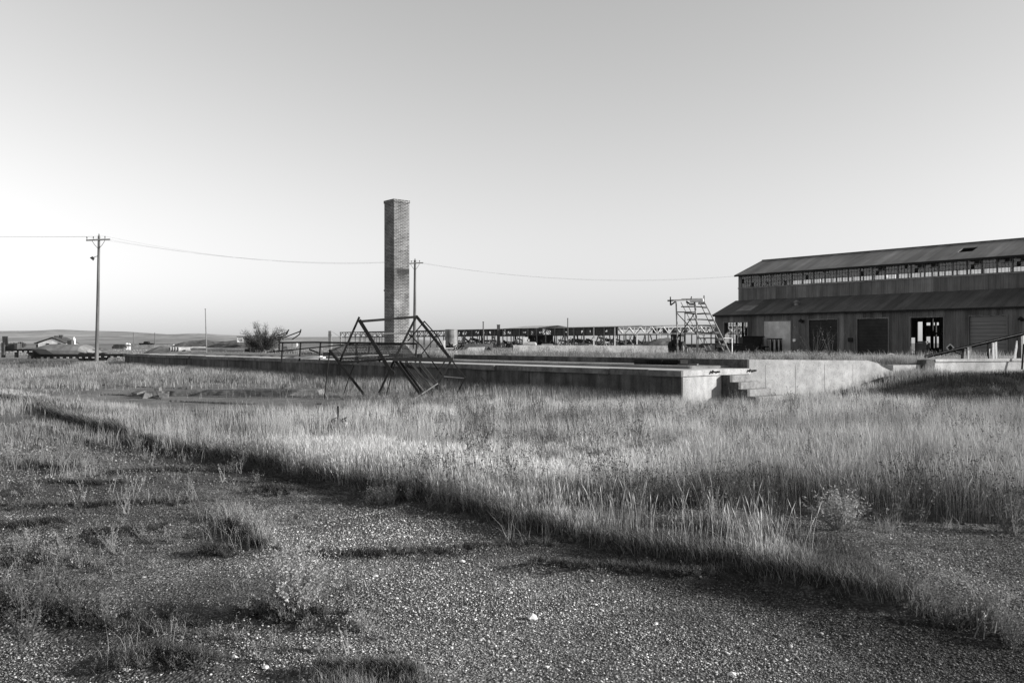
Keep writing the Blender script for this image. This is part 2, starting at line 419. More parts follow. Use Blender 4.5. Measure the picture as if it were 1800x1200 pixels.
# ------------------------------------------------------------------ ground
A0 = np.array([4.35, 21.9])               # near corner of the loading platform
C0 = A0 + 3.0 * U2                         # where the platform's end meets the cross wall (6.63, 23.85)
WDX, WDY = .930, .3676                      # line of the cross wall
def wv(X, Y):
    dx, dy = X - C0[0], Y - C0[1]
    return dx * WDX + dy * WDY, dx * -WDY + dy * WDX   # along, behind
def sw(X, Y):
    dx, dy = X - A0[0], Y - A0[1]
    return dx * U1[0] + dy * U1[1], dx * U2[0] + dy * U2[1]
def berm(X, Y):
    a, q = wv(X, Y)
    return sm(a + .5 * (vn(X, Y, .9, 5) - .5), 1.6, 5.6) * sm(q + .5 * (vn(X, Y, .7, 9) - .5), -6.6, -1.5) * (.62 + .06 * sm(a, 5, 8) ) * (1 - sm(q, .1, .3))
def gz(X, Y):
    X = np.asarray(X, float); Y = np.asarray(Y, float); z = gz0(X, Y)
    z = z + np.where(Y < 17, .055 * np.exp(-(crackdist(X, np.maximum(Y, .5)) / .10) ** 2), 0)
    nr = (Y > 4.5) & (Y < 24); e = polydist(X, np.maximum(Y, .5), EDGE_G)
    return z + np.where(nr & infield(X, np.maximum(Y, .5)), .09 * sm(e, 0, .08) * (1 - sm(e, .5, 2.2)), 0)
def polydist(X, Y, c):
    d = np.full(np.shape(X), 99.0)
    for (x1, y1), (x2, y2) in zip(c[:-1], c[1:]):
        L2 = (x2 - x1) ** 2 + (y2 - y1) ** 2; t = np.clip(((X - x1) * (x2 - x1) + (Y - y1) * (y2 - y1)) / L2, 0, 1)
        d = np.minimum(d, np.hypot(X - x1 - t * (x2 - x1), Y - y1 - t * (y2 - y1)))
    return d
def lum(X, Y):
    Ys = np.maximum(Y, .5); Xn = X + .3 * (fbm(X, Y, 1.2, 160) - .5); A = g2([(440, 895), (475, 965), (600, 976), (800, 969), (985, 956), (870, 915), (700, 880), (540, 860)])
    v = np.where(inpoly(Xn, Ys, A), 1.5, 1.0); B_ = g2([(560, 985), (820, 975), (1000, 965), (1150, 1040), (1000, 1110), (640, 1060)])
    v = np.where(inpoly(Xn, Ys, B_), 1.22, v); e = polydist(X, Ys, EDGE_G); v = v * (.5 + .5 * sm(e, .25, .9))  # gravel dimmed along the grass edge: damp soil plus the strip's painted-in shadow
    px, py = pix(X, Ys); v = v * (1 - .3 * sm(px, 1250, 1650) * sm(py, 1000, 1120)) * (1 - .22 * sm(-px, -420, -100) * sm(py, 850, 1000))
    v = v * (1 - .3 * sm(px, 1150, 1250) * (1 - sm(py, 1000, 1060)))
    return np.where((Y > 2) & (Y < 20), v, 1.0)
def gz0(X, Y):
    X = np.asarray(X, float); Y = np.asarray(Y, float)
    s, w = sw(X, Y)
    z = .05 * (fbm(X, Y, .35, 3) - .5) * sm(Y, 1.5, 4) + .02 * (fbm(X, Y, 2.2, 8, 3) - .5)
    z = z + berm(X, Y) + .035 * sm(.5 - np.abs(fbm(X, Y, .33, 140, 3) - .5) * 9, 0, .5) * (Y < 16)
    p1 = sm(s, .4, .7) * (1 - sm(s, 47.0, 50)) * sm(w, .9, 1.3) * (1 - sm(w, 10, 15)) * .97
    a, q = wv(X, Y)
    p2 = sm(a, .2, .5) * sm(q, .12, .32) * (1 - sm(a, 60, 70)) * (1 - sm(q, 9, 15)) * (.98 - .28 * sm(a, 4.7, 5.1) * (1 - sm(a, 6.2, 6.7)) * (1 - sm(q, 1.3, 2.6)))
    z = np.maximum(z, np.maximum(p1, p2) + .04 * (fbm(X, Y, .6, 21) - .5) * (np.maximum(p1, p2) > .5))
    far = sm(Y, 130, 320)
    z = z + far * (.5 * sm(X, -60, 40) - .5 * (1 - sm(X, -120, -60)))
    z = z + .5 * (fbm(X, Y, .03, 31) - .5) * sm(Y, 60, 130)
    return z
def pix(X, Y, z=0.0):
    return CX + X / Y * F, CY + (CH - z) / Y * F

def inpoly(x, y, poly):
    c = np.zeros(x.shape, bool); n = len(poly)
    for i in range(n):
        x1, y1 = poly[i]; x2, y2 = poly[(i + 1) % n]
        if y1 == y2: continue
        c ^= ((y1 > y) != (y2 > y)) & (x < (x2 - x1) * (y - y1) / (y2 - y1) + x1)
    return c
EDGE = [(-900, 655), (-300, 668), (-60, 690), (45, 706), (110, 736), (200, 757), (290, 790), (400, 806), (520, 832), (640, 862), (740, 887), (870, 917), (1000, 952), (1100, 977), (1200, 992), (1320, 1020), (1420, 1047), (1520, 1072), (1620, 1092)]
FIELD = EDGE[2:] + [(1600, 1035), (1560, 1003), (1480, 968), (1380, 948), (1250, 920), (1100, 903), (960, 884), (1100, 884), (1230, 892), (1400, 904), (1800, 917), (3200, 940), (3200, 640), (1560, 640), (1400, 680), (1198, 704), (1000, 696), (820, 691), (700, 700), (600, 706), (560, 722), (450, 722), (300, 720), (150, 700), (45, 684), (-60, 668)]
def g2(poly):                               # image outline -> ground outline
    return [((px - CX) / F * (CH * F / (py - CY)), CH * F / (py - CY)) for px, py in poly]
FIELD_G = g2(FIELD)
def infield(X, Y):
    n = .14 * (vn(X, Y, 1.3, 4) - .5) + .12 * (vn(X, Y, 4, 6) - .5)
    return inpoly(X + n, Y + n * .8, FIELD_G)
EDGE_G = g2(EDGE)

CR = [[(385, 925), (430, 945), (470, 968)], [(540, 972), (600, 980), (700, 977), (800, 970), (900, 963), (1010, 958)], [(0, 893), (60, 892), (140, 890), (250, 886), (340, 882)],
      [(150, 950), (200, 950), (240, 945), (290, 936)], [(180, 832), (240, 829), (300, 826), (400, 822)], [(90, 848), (160, 851), (240, 850)], [(50, 814), (130, 828)], [(0, 1105), (80, 1102), (200, 1105), (290, 1125)],
      [(355, 975), (410, 972)], [(160, 671), (250, 675), (330, 678)], [(300, 700), (380, 703), (450, 705)], [(560, 704), (660, 707), (760, 705)], [(185, 688), (245, 690), (285, 696)], [(930, 992), (1010, 1000), (1100, 1003), (1200, 1014), (1280, 1010)], [(430, 1085), (520, 1088), (600, 1090)], [(560, 1190), (640, 1188), (740, 1195)], [(210, 1180), (290, 1150)], [(310, 1165), (370, 1170)], [(450, 862), (520, 862)],
      [(50, 745), (140, 770), (200, 790)], [(170, 712), (320, 716), (480, 722)], [(0, 930), (60, 925), (110, 918)], [(0, 1000), (90, 985)]]
CRG = [g2(c) for c in CR]
CRN = [c for c in CRG if min(p[1] for p in c) < 16]
def crackdist(X, Y):
    d = np.full(np.shape(X), 9.0); Xw = X + .10 * (vn(X, Y, 3.1, 150) - .5) + .04 * (vn(X, Y, 11, 151) - .5); Yw = Y + .12 * (vn(X, Y, 2.7, 152) - .5) + .05 * (vn(X, Y, 9, 153) - .5)
    for c in CRN:
        for (x1, y1), (x2, y2) in zip(c[:-1], c[1:]):
            L2 = (x2 - x1) ** 2 + (y2 - y1) ** 2; t = np.clip(((Xw - x1) * (x2 - x1) + (Yw - y1) * (y2 - y1)) / L2, 0, 1)
            d = np.minimum(d, np.hypot(Xw - x1 - t * (x2 - x1), Yw - y1 - t * (y2 - y1)))
    return d
def axis(lo, hi, near0, near1, step, grow=1.09):
    a = list(np.arange(near0, near1 + 1e-6, step)); s = step
    while a[-1] < hi: s *= grow; a.append(a[-1] + s)
    s = step; b = [a[0]]
    while b[-1] > lo: s *= grow; b.append(b[-1] - s)
    return np.array(b[1:][::-1] + a)
xs = axis(-9000, 9000, -12, 12, .1); ys = axis(-60, 12000, 2.5, 33, .1)
GX, GY = np.meshgrid(xs, ys)
GZ = gz(GX, GY)
def gridmesh(name, X, Y, Z, m):
    ny, nx = X.shape
    me = bpy.data.meshes.new(name)
    v = np.stack([X, Y, Z], -1).reshape(-1, 3).astype(np.float32)
    i = np.arange(ny - 1)[:, None] * nx + np.arange(nx - 1)[None]
    f = np.stack([i, i + 1, i + nx + 1, i + nx], -1).reshape(-1, 4)
    me.vertices.add(len(v)); me.vertices.foreach_set('co', v.ravel())
    me.loops.add(f.size); me.loops.foreach_set('vertex_index', f.ravel().astype(np.int32))
    me.polygons.add(len(f)); me.polygons.foreach_set('loop_start', (np.arange(len(f)) * 4).astype(np.int32))
    me.polygons.foreach_set('use_smooth', np.ones(len(f), bool))
    me.update(calc_edges=True); me.materials.append(m)
    o = bpy.data.objects.new(name, me); COL.objects.link(o); return o
ground = gridmesh('ground', GX, GY, GZ, M['ground']); ground['kind'] = 'structure'
fx, fy = GX.ravel(), GY.ravel()
soil = infield(fx, np.maximum(fy, .01)).astype(float) * .85
soil = np.maximum(soil, sm(fbm(fx, fy, .55, 40), .52, .66) * .7 * (fx < 0) * (fy < 13))
soil = np.maximum(soil, np.where(fy < 17, 1 - sm(crackdist(fx, np.maximum(fy, .5)), .03, .16), 0))
soil = np.maximum(soil, sm(berm(fx, fy), .02, .1))
dry = np.maximum(sm(fy, 26, 60) * .9, sm(fy, 14, 20) * .55 * (fx < 1) * (soil < .3))
dry = np.maximum(dry, .9 * sm(GZ.ravel(), .6, .85))
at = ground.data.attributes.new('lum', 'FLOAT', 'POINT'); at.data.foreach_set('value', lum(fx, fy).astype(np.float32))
at = ground.data.attributes.new('soil', 'FLOAT', 'POINT'); at.data.foreach_set('value', soil.astype(np.float32))
at = ground.data.attributes.new('dry', 'FLOAT', 'POINT'); at.data.foreach_set('value', dry.astype(np.float32))

# far hills: crest heights read along the horizon, 1.5 to 6 km away
cx = np.array([-2500, -1200, -500, 0, 60, 105, 150, 220, 300, 345, 400, 500, 640, 700, 760, 860, 1000, 4000])
cy = np.array([572, 570, 574, 575.5, 574.8, 572.6, 575, 576.5, 582, 579.7, 583, 586.5, 586, 589, 592.5, 596, 598, 598])
hx = np.linspace(-2500, 1100, 260); hd = np.concatenate([np.linspace(1300, 5000, 60), np.linspace(5200, 9000, 8)])
HX, HD = np.meshgrid(hx, hd); crest = (CY - np.interp(HX, cx, cy))
HXw = (HX - CX) / F * HD
t = (HD - 1300) / 3700
base = np.where(t <= 1, 1.6 + crest / F * HD * (sm(t, 0, 1) * .85 + .15 * t) * (.9 + .1 * t), 0)
HZ = np.where(t <= 1, base - 1.6 * (1 - sm(t, 0, .2)), 1.6 + crest / F * 5000 * (1 - sm(t, 1, 2)))
HZ = HZ + (fbm(HXw, HD * 1.6, .0022, 50, 5) - .5) * 26 * sm(t, .08, .5) * (1 - .75 * sm(t, .75, 1)) * np.clip(crest / 15, 0, 1)
hills = gridmesh('hills', HXw, HD, HZ, M['hill']); hills['kind'] = 'structure'

def mound(name, pts, px0, px1, d, depth, z0, z1, m):
    """low heap of earth between two bearings; pts = relative height profile"""
    x0, x1 = (px0 - CX) / F * d, (px1 - CX) / F * d
    X, Y = np.meshgrid(np.linspace(x0, x1, 48), np.linspace(d - depth / 2, d + depth / 2, 20))
    u = (X - x0) / (x1 - x0); v = (Y - d) / (depth / 2)
    h = np.interp(u, np.linspace(0, 1, len(pts)), pts)
    Z = z0 + (z1 - z0) * h * (1 - v ** 2) ** .8 * (.85 + .3 * fbm(X, Y, .8, 61)) - .3 * (np.abs(v) > .98)
    o = gridmesh(name, X, Y, Z, m); o['kind'] = 'structure'; return o
mound('earth_bank', [0, .75, .95, 1, 1, .96, .98, 1.02, .95, .9, .7, 0], 295, 500, 150, 9, -.1, 2.05, M['earth'])
mound('earth_mound', [0, .6, .9, 1, 1, .9, .8, .6, .3, 0], 118, 212, 125, 8, -.2, 1.15, M['earth'])
mound('earth_mound', [0, .3, .6, .85, 1, 1, .95, .9, .6, 0], 248, 330, 110, 7, -.2, 1.15, M['earth'])
mound('brush_bank', [0, .45, .5, .55, .6, .8, .95, 1, .9, .6, 0], 1075, 1215, 165, 9, -.1, 2.6, M['earth'])
mound('earth_bank', [0, .3, .5, .55, .6, .5, .5, .4, .2, 0], 950, 1300, 180, 10, -.1, 1.2, M['earth'])

# ------------------------------------------------------------------ loading platform
dock = thing('loading_platform', 'long raised concrete loading platform with dark stained front wall and pale end wall', 'platform', (A0[0], A0[1], 0), ANG)
def dmb(): return MB()
b = MB()                                    # front wall panels
b.panel((-47, 0, -.3), (1, 0, 0), (0, 0, 1), (0, 47), (0, 1.04), -.06)
b.build('front_wall', M['concrete_dark'], dock, world=False)
b = MB(); b.bx(-.33, 0, .062, 3.05, -.3, .74)
b.build('end_wall', M['whitewash'], dock, world=False)
# slab: ragged front edge
b = MB(); random.seed(3)
xsn = [-47.0]
while xsn[-1] < .06: xsn.append(min(.06, xsn[-1] + random.choice([.25, .5, .9, 1.4, 2.2])))
zt = .9; step = 0
for i in range(len(xsn) - 1):
    x0, x1 = xsn[i], xsn[i + 1]
    near = x0 > -12
    dy = random.uniform(-.10, -.05); dz = random.choice([0, 0, 0, -.01, .015]) if x0 > -30 else random.choice([0, -.02, .02])
    th = .16 + random.uniform(-.012, .02)
    if random.random() < .15: dy = -.01
    b.bx(x0 + (.0 if near else 0), x1 - .003, dy, .002, zt - th, zt - .012 + dz)
b.build('slab_edge', M['concrete_edge'], dock, world=False)
b = MB(); b.bx(-47, -30.02, .004, 4.6, .72, zt - .012); b.bx(-30, -16.02, .004, 3.6, .72, zt); b.bx(-16, -.002, .004, 3.05, .742, zt - .004)
b.build('slab', M['concrete_top'], dock, world=False)
b = MB(); b.bx(-.0, .05, .004, 3.0, .745, zt - .006)
b.build('slab_end', M['whitewash'], dock, world=False)
b = MB(); b.bx(-13.9, -.01, 3.06, 3.4, zt - .05, zt + .235); b.bx(-2.6, .0, 3.05 - .02, 3.058, zt + .002, zt + .24)
b.build('curb', M['concrete_dark'], dock, world=False)
b = MB(); b.bx(-26, -17.0, 3.65, 3.95, zt - .05, zt + .23)
b.build('curb', M['concrete_dark'], dock, world=False)
for (y, z) in ((1.15, .83), (2.85, .83)):
    b = MB(); b.tube((.06, y, z), (.1, y + .28, z + .02), .018, n=6); b.tube((.1, y, z - .02), (.1, y + .05, z + .04), .028, n=6); b.tube((.1, y + .26, z), (.1, y + .33, z + .01), .026, n=6)
    b.build('mooring_hook', M['black'], dock, world=False)

random.seed(21)
for x in (-5.9, -11.8, -17.7, -23.6, -29.5, -35.4, -41.3):
    b = MB(); b.bx(x, x + .03, -.012, -.001, -.2, .73); b.build('expansion_joint', M['black'], dock, world=False)
for k in range(9):
    b = MB(); x, z = random.uniform(-24, -1), random.uniform(.2, .6)
    for j in range(5):
        x2, z2 = x + random.uniform(-.25, .35), z - random.uniform(.04, .16); b.bar((x, -.004, z), (x2, -.004, z2), .01, .012); x, z = x2, z2
    b.build('wall_crack', M['black'], dock, world=False)
# steps against the platform end
st = thing('concrete_steps', 'short flight of crumbling concrete steps against the pale platform end', 'steps', (A0[0], A0[1], 0), ANG)
y0, y1 = 1.7, 2.75; hs = [.74, .56, .38, .2]; rw_ = (.9, 1.0, 1.1, 1.25)
b = MB(); rn = .27
prof = [(.002, -.2)]
for i, h in enumerate(hs): prof += [(.002 + i * rn if i == 0 else .002 + i * rn, h), (.002 + (i + 1) * rn, h)]
prof += [(.002 + 4 * rn, -.2)]
b.prism([(x, y0, z) for x, z in prof], (0, .12, 0)); b.build('side_wall', M['concrete_dark'], st, world=False)
for i, h in enumerate(hs):
    b = MB(); ww = rw_[i]
    b.bx(.002, .002 + (i + 1) * rn, y0 + .122, y0 + ww, h - .18 if i < 3 else -.1, h); b.build('step', M['step'], st, world=False)

# cross wall to the right of the platform, broken down in the middle
WANG = math.atan2(WDY, WDX)
WR = Matrix.Translation((C0[0], C0[1], 0)) @ Matrix.Rotation(WANG, 4, 'Z')
def wall_at(px): r = (px - CX) / F; return (r * C0[1] - C0[0]) / (WDX - WDY * r)
wl1 = thing('retaining_wall', 'long pale concrete retaining wall joining the platform end with weeds above it', 'wall', (C0[0], C0[1], 0), WANG)
b = MB(); xe = wall_at(1532)
prof = [(0, -.3), (xe + .9, -.3), (xe + .9, .72), (xe + .4, .9), (xe + .25, 1.0), (xe - .15, 1.085), (xe - 1.5, 1.10), (0, 1.142)]
b.prism([(x, .002, z) for x, z in prof], (0, .45, 0)); b.build('wall_face', M['whitewash'], wl1, world=False)
b = MB()
for k in range(4): b.bx(.55 + 1.05 * k, .556 + 1.05 * k, -.004, .001, .0, .98)
b.build('form_joint', M['offwhite'], wl1, world=False)
xs2 = wall_at(1640)
wl2 = thing('retaining_wall', 'low pale concrete wall section under the inclined conveyor pipe', 'wall', (C0[0], C0[1], 0), WANG)
b = MB(); prof = [(xs2 - .1, -.3), (24, -.3), (24, 1.09), (xs2 + .05, 1.10), (xs2 - .03, .98), (xs2 + .02, .8)]
b.prism([(x, .002, z) for x, z in prof], (0, .4, 0)); b.build('wall_face', M['whitewash'], wl2, world=False)
b = MB(); b.bx(xs2 + .06, 24, -.045, -.002, 1.02, 1.105); b.build('coping', M['whitewash'], wl2, world=False)
b = MB(); b.prism([WR @ Vector(p) for p in ((xs2 - .34, -.05, .72), (xs2 - .02, -.05, .72), (xs2 + .04, -.05, .98), (xs2 - .07, -.05, 1.1), (xs2 - .32, -.05, 1.08), (xs2 - .38, -.05, .9))], WR.to_3x3() @ Vector((0, .35, 0)))
single('concrete_block', b, M['concrete_dark'], 'rough grey block of concrete at the broken end of the low wall', 'block')
b = MB(); b.prism([WR @ Vector(p) for p in ((xe + .95, .1, .2), (xs2 - .42, .1, .2), (xs2 - .42, .1, .93), (xe + .95, .1, .93))], WR.to_3x3() @ Vector((0, .3, 0)))
single('sunken_kerb', b, M['concrete'], 'low concrete kerb in the gap between the two pale wall sections', 'kerb')

# ------------------------------------------------------------------ warehouse
L0 = (21.4, 90.0)
wh = thing('warehouse', 'long dark steel warehouse with clerestory windows and a lean-to of roller doors', 'building', (L0[0], L0[1], 0), ANG)
WL, WA, WB2 = 46.0, 4.2, 14.4             # length, lean-to depth, back of nave
WD = 18.6
ZE, ZJ, ZC, ZR = 4.54, 6.17, 9.0, 10.9
def tpx(px, w=0.0):                        # bearing -> distance along the wall at depth w
    r = (px - CX) / F; X0, Y0 = L0[0] + U2[0] * w, L0[1] + U2[1] * w
    return (r * Y0 - X0) / (.649 + .7607 * r)
def zpy(px, py, w=0.0):
    t = tpx(px, w); Y = L0[1] + U2[1] * w - .7607 * t
    return CH + (CY - py) * Y / F
D = lambda a, b_, top: (tpx(a), tpx(b_), zpy((a + b_) / 2, top))
door_win = D(1273, 1314, 561); door_lt = D(1343, 1390, 558.5); door1 = D(1422, 1472, 556); door2 = D(1507, 1561, 554); door_op = D(1601, 1658, 552); door3 = D(1704, 1769, 549.5)
holes = [(d[0], d[1], -.5 if d is not door_win else .1, d[2]) for d in (door_win, door_lt, door1, door2, door_op, door3)]
holes = [(h[0], h[1], h[2], h[3]) for h in holes]
b = MB(); b.panel((0, 0, -.3), (1, 0, 0), (0, 0, 1), (0, WL), (0, ZE + .25), -.12, [(h[0], h[1], h[2] + .3, h[3] + .3) for h in holes])
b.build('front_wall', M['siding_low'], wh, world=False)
# back wall with big openings seen through the open doorway
b = MB(); bh = [(9.6, 10.9, 1.2, 2.5), (11.3, 12.6, .5, 2.2), (12.9, 13.4, .3, 3.9), (13.8, 15.1, 1.1, 2.3), (13.8, 15.1, 3.5, 3.8), (15.6, 16.9, .9, 1.9), (17.4, 18.6, .3, 3.6), (10.0, 12.2, 3.5, 3.75), (3, 6, 1, 3)]
b.panel((0, WD, -.3), (1, 0, 0), (0, 0, 1), (0, WL), (0, ZE + .1), .12, [(h[0], h[1], h[2] + .3, h[3] + .3) for h in bh]); b.build('back_wall', M['siding_low'], wh, world=False)
# left gable: lean-to + nave profile with window holes
b = MB()
gw = [(2.2, 3.7, 1.15, 4.15), (3.9, 5.4, 1.15, 4.15)]
b.panel((.0, .13, -.3), (0, 1, 0), (0, 0, 1), (0, WD - .26), (0, ZE + .2), .12, [(g[0] - .13, g[1] - .13, g[2] + .3, g[3] + .3) for g in gw])
b.add([(0, .13, ZE - .1), (0, WD - .13, ZE - .1), (0, WD - WA, ZJ), (0, WA, ZJ), (.12, .13, ZE - .1), (.12, WD - .13, ZE - .1), (.12, WD - WA, ZJ), (.12, WA, ZJ)], [(0, 3, 2, 1), (4, 5, 6, 7)])
b.prism([(.005, WA + .1, ZJ - .02), (.005, WB2 - .1, ZJ - .02), (.005, WB2 - .1, ZC), (.005, (WA + WB2) / 2, ZR - .08), (.005, WA + .1, ZC)], (.11, 0, 0))
b.build('gable_wall', M['siding'], wh, world=False)
b = MB(); b.prism([(WL - .12, .13, -.3), (WL - .12, WD - .13, -.3), (WL - .12, WD - .13, ZE), (WL - .12, WB2 - .1, ZJ), (WL - .12, WB2 - .1, ZC), (WL - .12, (WA + WB2) / 2, ZR - .08), (WL - .12, WA + .1, ZC), (WL - .12, WA + .1, ZJ), (WL - .12, .13, ZE)], (.11, 0, 0))
b.build('gable_wall', M['siding'], wh, world=False)
# clerestory walls (below glazing band) front and back, with posts between windows
pxb = [1303, 1320, 1337.5, 1355.5, 1374, 1392, 1411, 1431, 1451, 1471, 1491, 1512, 1533.5]
tb = [tpx(p, WA) for p in pxb]; stp = (tb[-1] - tb[0]) / (len(tb) - 1)
ZW0, ZW1 = 7.62, 8.93
NW = int((WL - tb[0] - .5) / stp)
wins = [(tb[0] + i * stp, tb[0] + (i + 1) * stp) for i in range(NW)]
blind = set()
for nm, yy, sg in (('clerestory_wall', WA, -.1), ('clerestory_wall', WB2, .1)):
    b = MB(); hl = [(w0 + .04, w1 - .04, ZW0 - ZJ + .4, ZW1 - ZJ + .4) for i, (w0, w1) in enumerate(wins) if not (i in blind and sg < 0)]
    b.panel((0, yy, ZJ - .4), (1, 0, 0), (0, 0, 1), (0, WL), (0, ZC - ZJ + .4), sg, hl)
    b.build(nm, M['siding'], wh, world=False)
b = MB(); b.bx(-.03, WL, WA - .06, WA - .003, ZW0 - .14, ZW0 - .02); b.build('sill_rail', M['greymetal'], wh, world=False)
random.seed(12)
openw = {12: 1, 15: 1, 16: 2, 19: 1, 21: 2, 22: 1}
for sgn, yy in ((0, WA - .0), (1, WB2)):
    for i, (w0, w1) in enumerate(wins):
        if i in blind and sgn == 0: continue
        a, c = w0 + .04, w1 - .04; fr = MB(); cols = 4 if sgn == 0 else 1; zm = [ZW0, ZW0 + .44, ZW0 + .88, ZW1] if sgn == 0 else [ZW0, ZW0, ZW0, ZW1]
        y = yy + (.04 if sgn == 0 else -.04)
        for k in range(cols + 1):
            x = a + (c - a) * k / cols; fr.bx(x - (.011 if k % cols else .035), x + (.011 if k % cols else .035), y - .02, y + .02, ZW0, ZW1)
        for z in zm: fr.bx(a, c, y - .019, y + .019, z - .013, z + .013)
        w = fr.build('window', M['rust'], wh, world=False)
        if sgn: continue
        pn = MB(); miss = set()
        for r in range(3):
            for k in range(cols):
                if random.random() < .02 and sgn == 0: miss.add((r, k))
        if sgn == 0 and i in openw:
            for k in (range(1, 4) if openw[i] == 1 else range(0, 4)): miss |= {(2, k)}
            if openw[i] == 1: miss |= {(1, 1)}
        for r in range(3):
            for k in range(cols):
                if (r, k) in miss or zm[r + 1] <= zm[r]: continue
                xa, xb = a + (c - a) * k / cols, a + (c - a) * (k + 1) / cols
                if sgn == 0 and random.random() < .04:      # broken pane: jagged shard left
                    pn.add([(xa, y, zm[r]), (xb, y, zm[r]), (xb, y, zm[r] + .2), ((xa + xb) / 2, y, zm[r] + .12), (xa, y, zm[r + 1])], [(0, 1, 2, 3), (0, 3, 4)]); continue
                pn.quad((xa, y, zm[r]), (xb, y, zm[r]), (xb, y, zm[r + 1]), (xa, y, zm[r + 1]))
        pn.build('pane', M['glass' if sgn == 0 else 'glass_far'], w, world=False)
        if sgn == 0 and i in openw:                        # tilted vent sash
            vs = MB(); xa, xb = a + (c - a) * .2, c - .05; zt_ = ZW1 - .03
            vs.bar((xa, y - .05, zt_), (xa, y - .42, zt_ - .45), .03); vs.bar((xb, y - .05, zt_), (xb, y - .42, zt_ - .45), .03); vs.bar((xa, y - .42, zt_ - .45), (xb, y - .42, zt_ - .45), .03)
            vs.quad((xa, y - .22, zt_ - .22), ((xa + xb) / 2, y - .22, zt_ - .22), ((xa + xb) / 2, y - .41, zt_ - .44), (xa, y - .41, zt_ - .44))
            vs.build('vent_sash', M['greymetal'], w, world=False)
# roofs
def roofpanel(y0, z0, y1, z1, x0, x1, holes=(), m='roofing', nm='roof', over=.25):
    b = MB(); d = Vector((0, y1 - y0, z1 - z0)); Ls = d.length; d.normalize()
    b.panel(Vector((0, y0, z0)) - d * over, (1, 0, 0), d, (x0, x1), (0, Ls + over + (.02)), .05, holes); return b.build(nm, M[m], wh, world=False)
ym = (WA + WB2) / 2
rh = (tpx(1690, WA + 2.9), tpx(1716, WA + 2.9), 2.5, 3.9)
roofpanel(WA, ZC + .03, ym, ZR, -.3, WL + .3, [rh], over=.35)
roofpanel(WB2, ZC + .03, ym, ZR, -.3, WL + .3, [], over=.35)
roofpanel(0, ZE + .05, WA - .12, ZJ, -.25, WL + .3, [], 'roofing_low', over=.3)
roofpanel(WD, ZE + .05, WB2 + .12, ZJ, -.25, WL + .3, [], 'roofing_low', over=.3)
b = MB(); b.bx(-.3, WL + .3, WA - .36, WA - .31, ZC - .2, ZC - .02); b.bx(-.25, WL + .3, -.34, -.30, ZE - .16, ZE - .04); b.build('fascia', M['black'], wh, world=False)
b = MB(); b.bx(-.3, WL + .3, ym - .18, ym + .18, ZR + .03, ZR + .08); b.build('ridge_cap', M['roofing'], wh, world=False)
d = Vector((0, WA, ZJ - ZE)).normalized(); nn = Vector((0, -d.z, d.y))
t0_ = tpx(1288, .6); b = MB(); o_ = Vector((t0_ + .3, .7, ZE + .05 + .7 * (ZJ - ZE) / WA)) + nn * .07
b.panel(o_, (1, 0, 0), d, (0, 1.75), (0, 1.7), .02); b.build('skylight', M['greymetal'], wh, world=False)
tv = tpx(1402, 2.2); zv = ZE + 2.0 * (ZJ - ZE) / WA
b = MB(); b.tube((tv, 2.0, zv - .1), (tv, 2.0, zv + .38), .2, n=12); b.tube((tv, 2.0, zv + .38), (tv, 2.0, zv + .55), .34, .06, n=12); b.build('roof_vent', M['greymetal'], wh, world=False)
# doors
def door(dd, m, nm='door', inset=.12, x1=None):
    b = MB(); b.bx(dd[0] + .002, dd[1] - .002, inset - .02, inset + .03, -.3, dd[2] - .002); o = b.build(nm, M[m], wh, world=False)
    b = MB(); n = int((dd[2]) / .3)
    if nm == 'roller_door':
        for k in range(n): b.bx(dd[0] + .02, dd[1] - .02, inset - .03, inset - .021, .05 + k * .3, .07 + k * .3)
        b.build('slat_joint', M['black'], o, world=False)
    return o
door(door_lt, 'pale_door', 'sliding_door', -.0); door(door1, 'dark_door', 'roller_door'); door(door2, 'dark_door', 'roller_door'); door(door3, 'roller', 'roller_door')
b = MB()
for dd in (door_win, door_lt, door1, door2, door_op, door3):
    b.bx(dd[0] - .12, dd[1] + .12, -.05, -.002, dd[2] + .002, dd[2] + .12)
    for x in (dd[0] - .12, dd[1] + .005): b.bx(x, x + .115, -.05, -.002, -.3, dd[2])
b.build('door_trim', M['siding'], wh, world=False)
b = MB(); b.bx(.15, WL - .2, .15, WD - .15, -.3, .04); b.build('floor', M['concrete_dark'], wh, world=False)
for k in range(9):
    for yy in (WA + .12, WB2 - .12):
        b = MB(); b.bx(k * 5 + .4, k * 5 + .62, yy - .1, yy + .1, .0, ZJ); b.build('column', M['black'], wh, world=False)
# gable windows seen through the left opening
for g in gw:
    b = MB()
    for k in range(4): y = g[0] + (g[1] - g[0]) * k / 3; b.bx(.03, .09, y - .02, y + .02, g[2], g[3])
    for k in range(5): z = g[2] + (g[3] - g[2]) * k / 4; b.bx(.031, .089, g[0], g[1], z - .02, z + .02)
    o = b.build('gable_window', M['rust'], wh, world=False)
    b = MB(); b.quad((.06, g[0], g[2]), (.06, g[1], g[2]), (.06, g[1], g[3]), (.06, g[0], g[3])); b.build('pane', M['glass_far'], o, world=False)
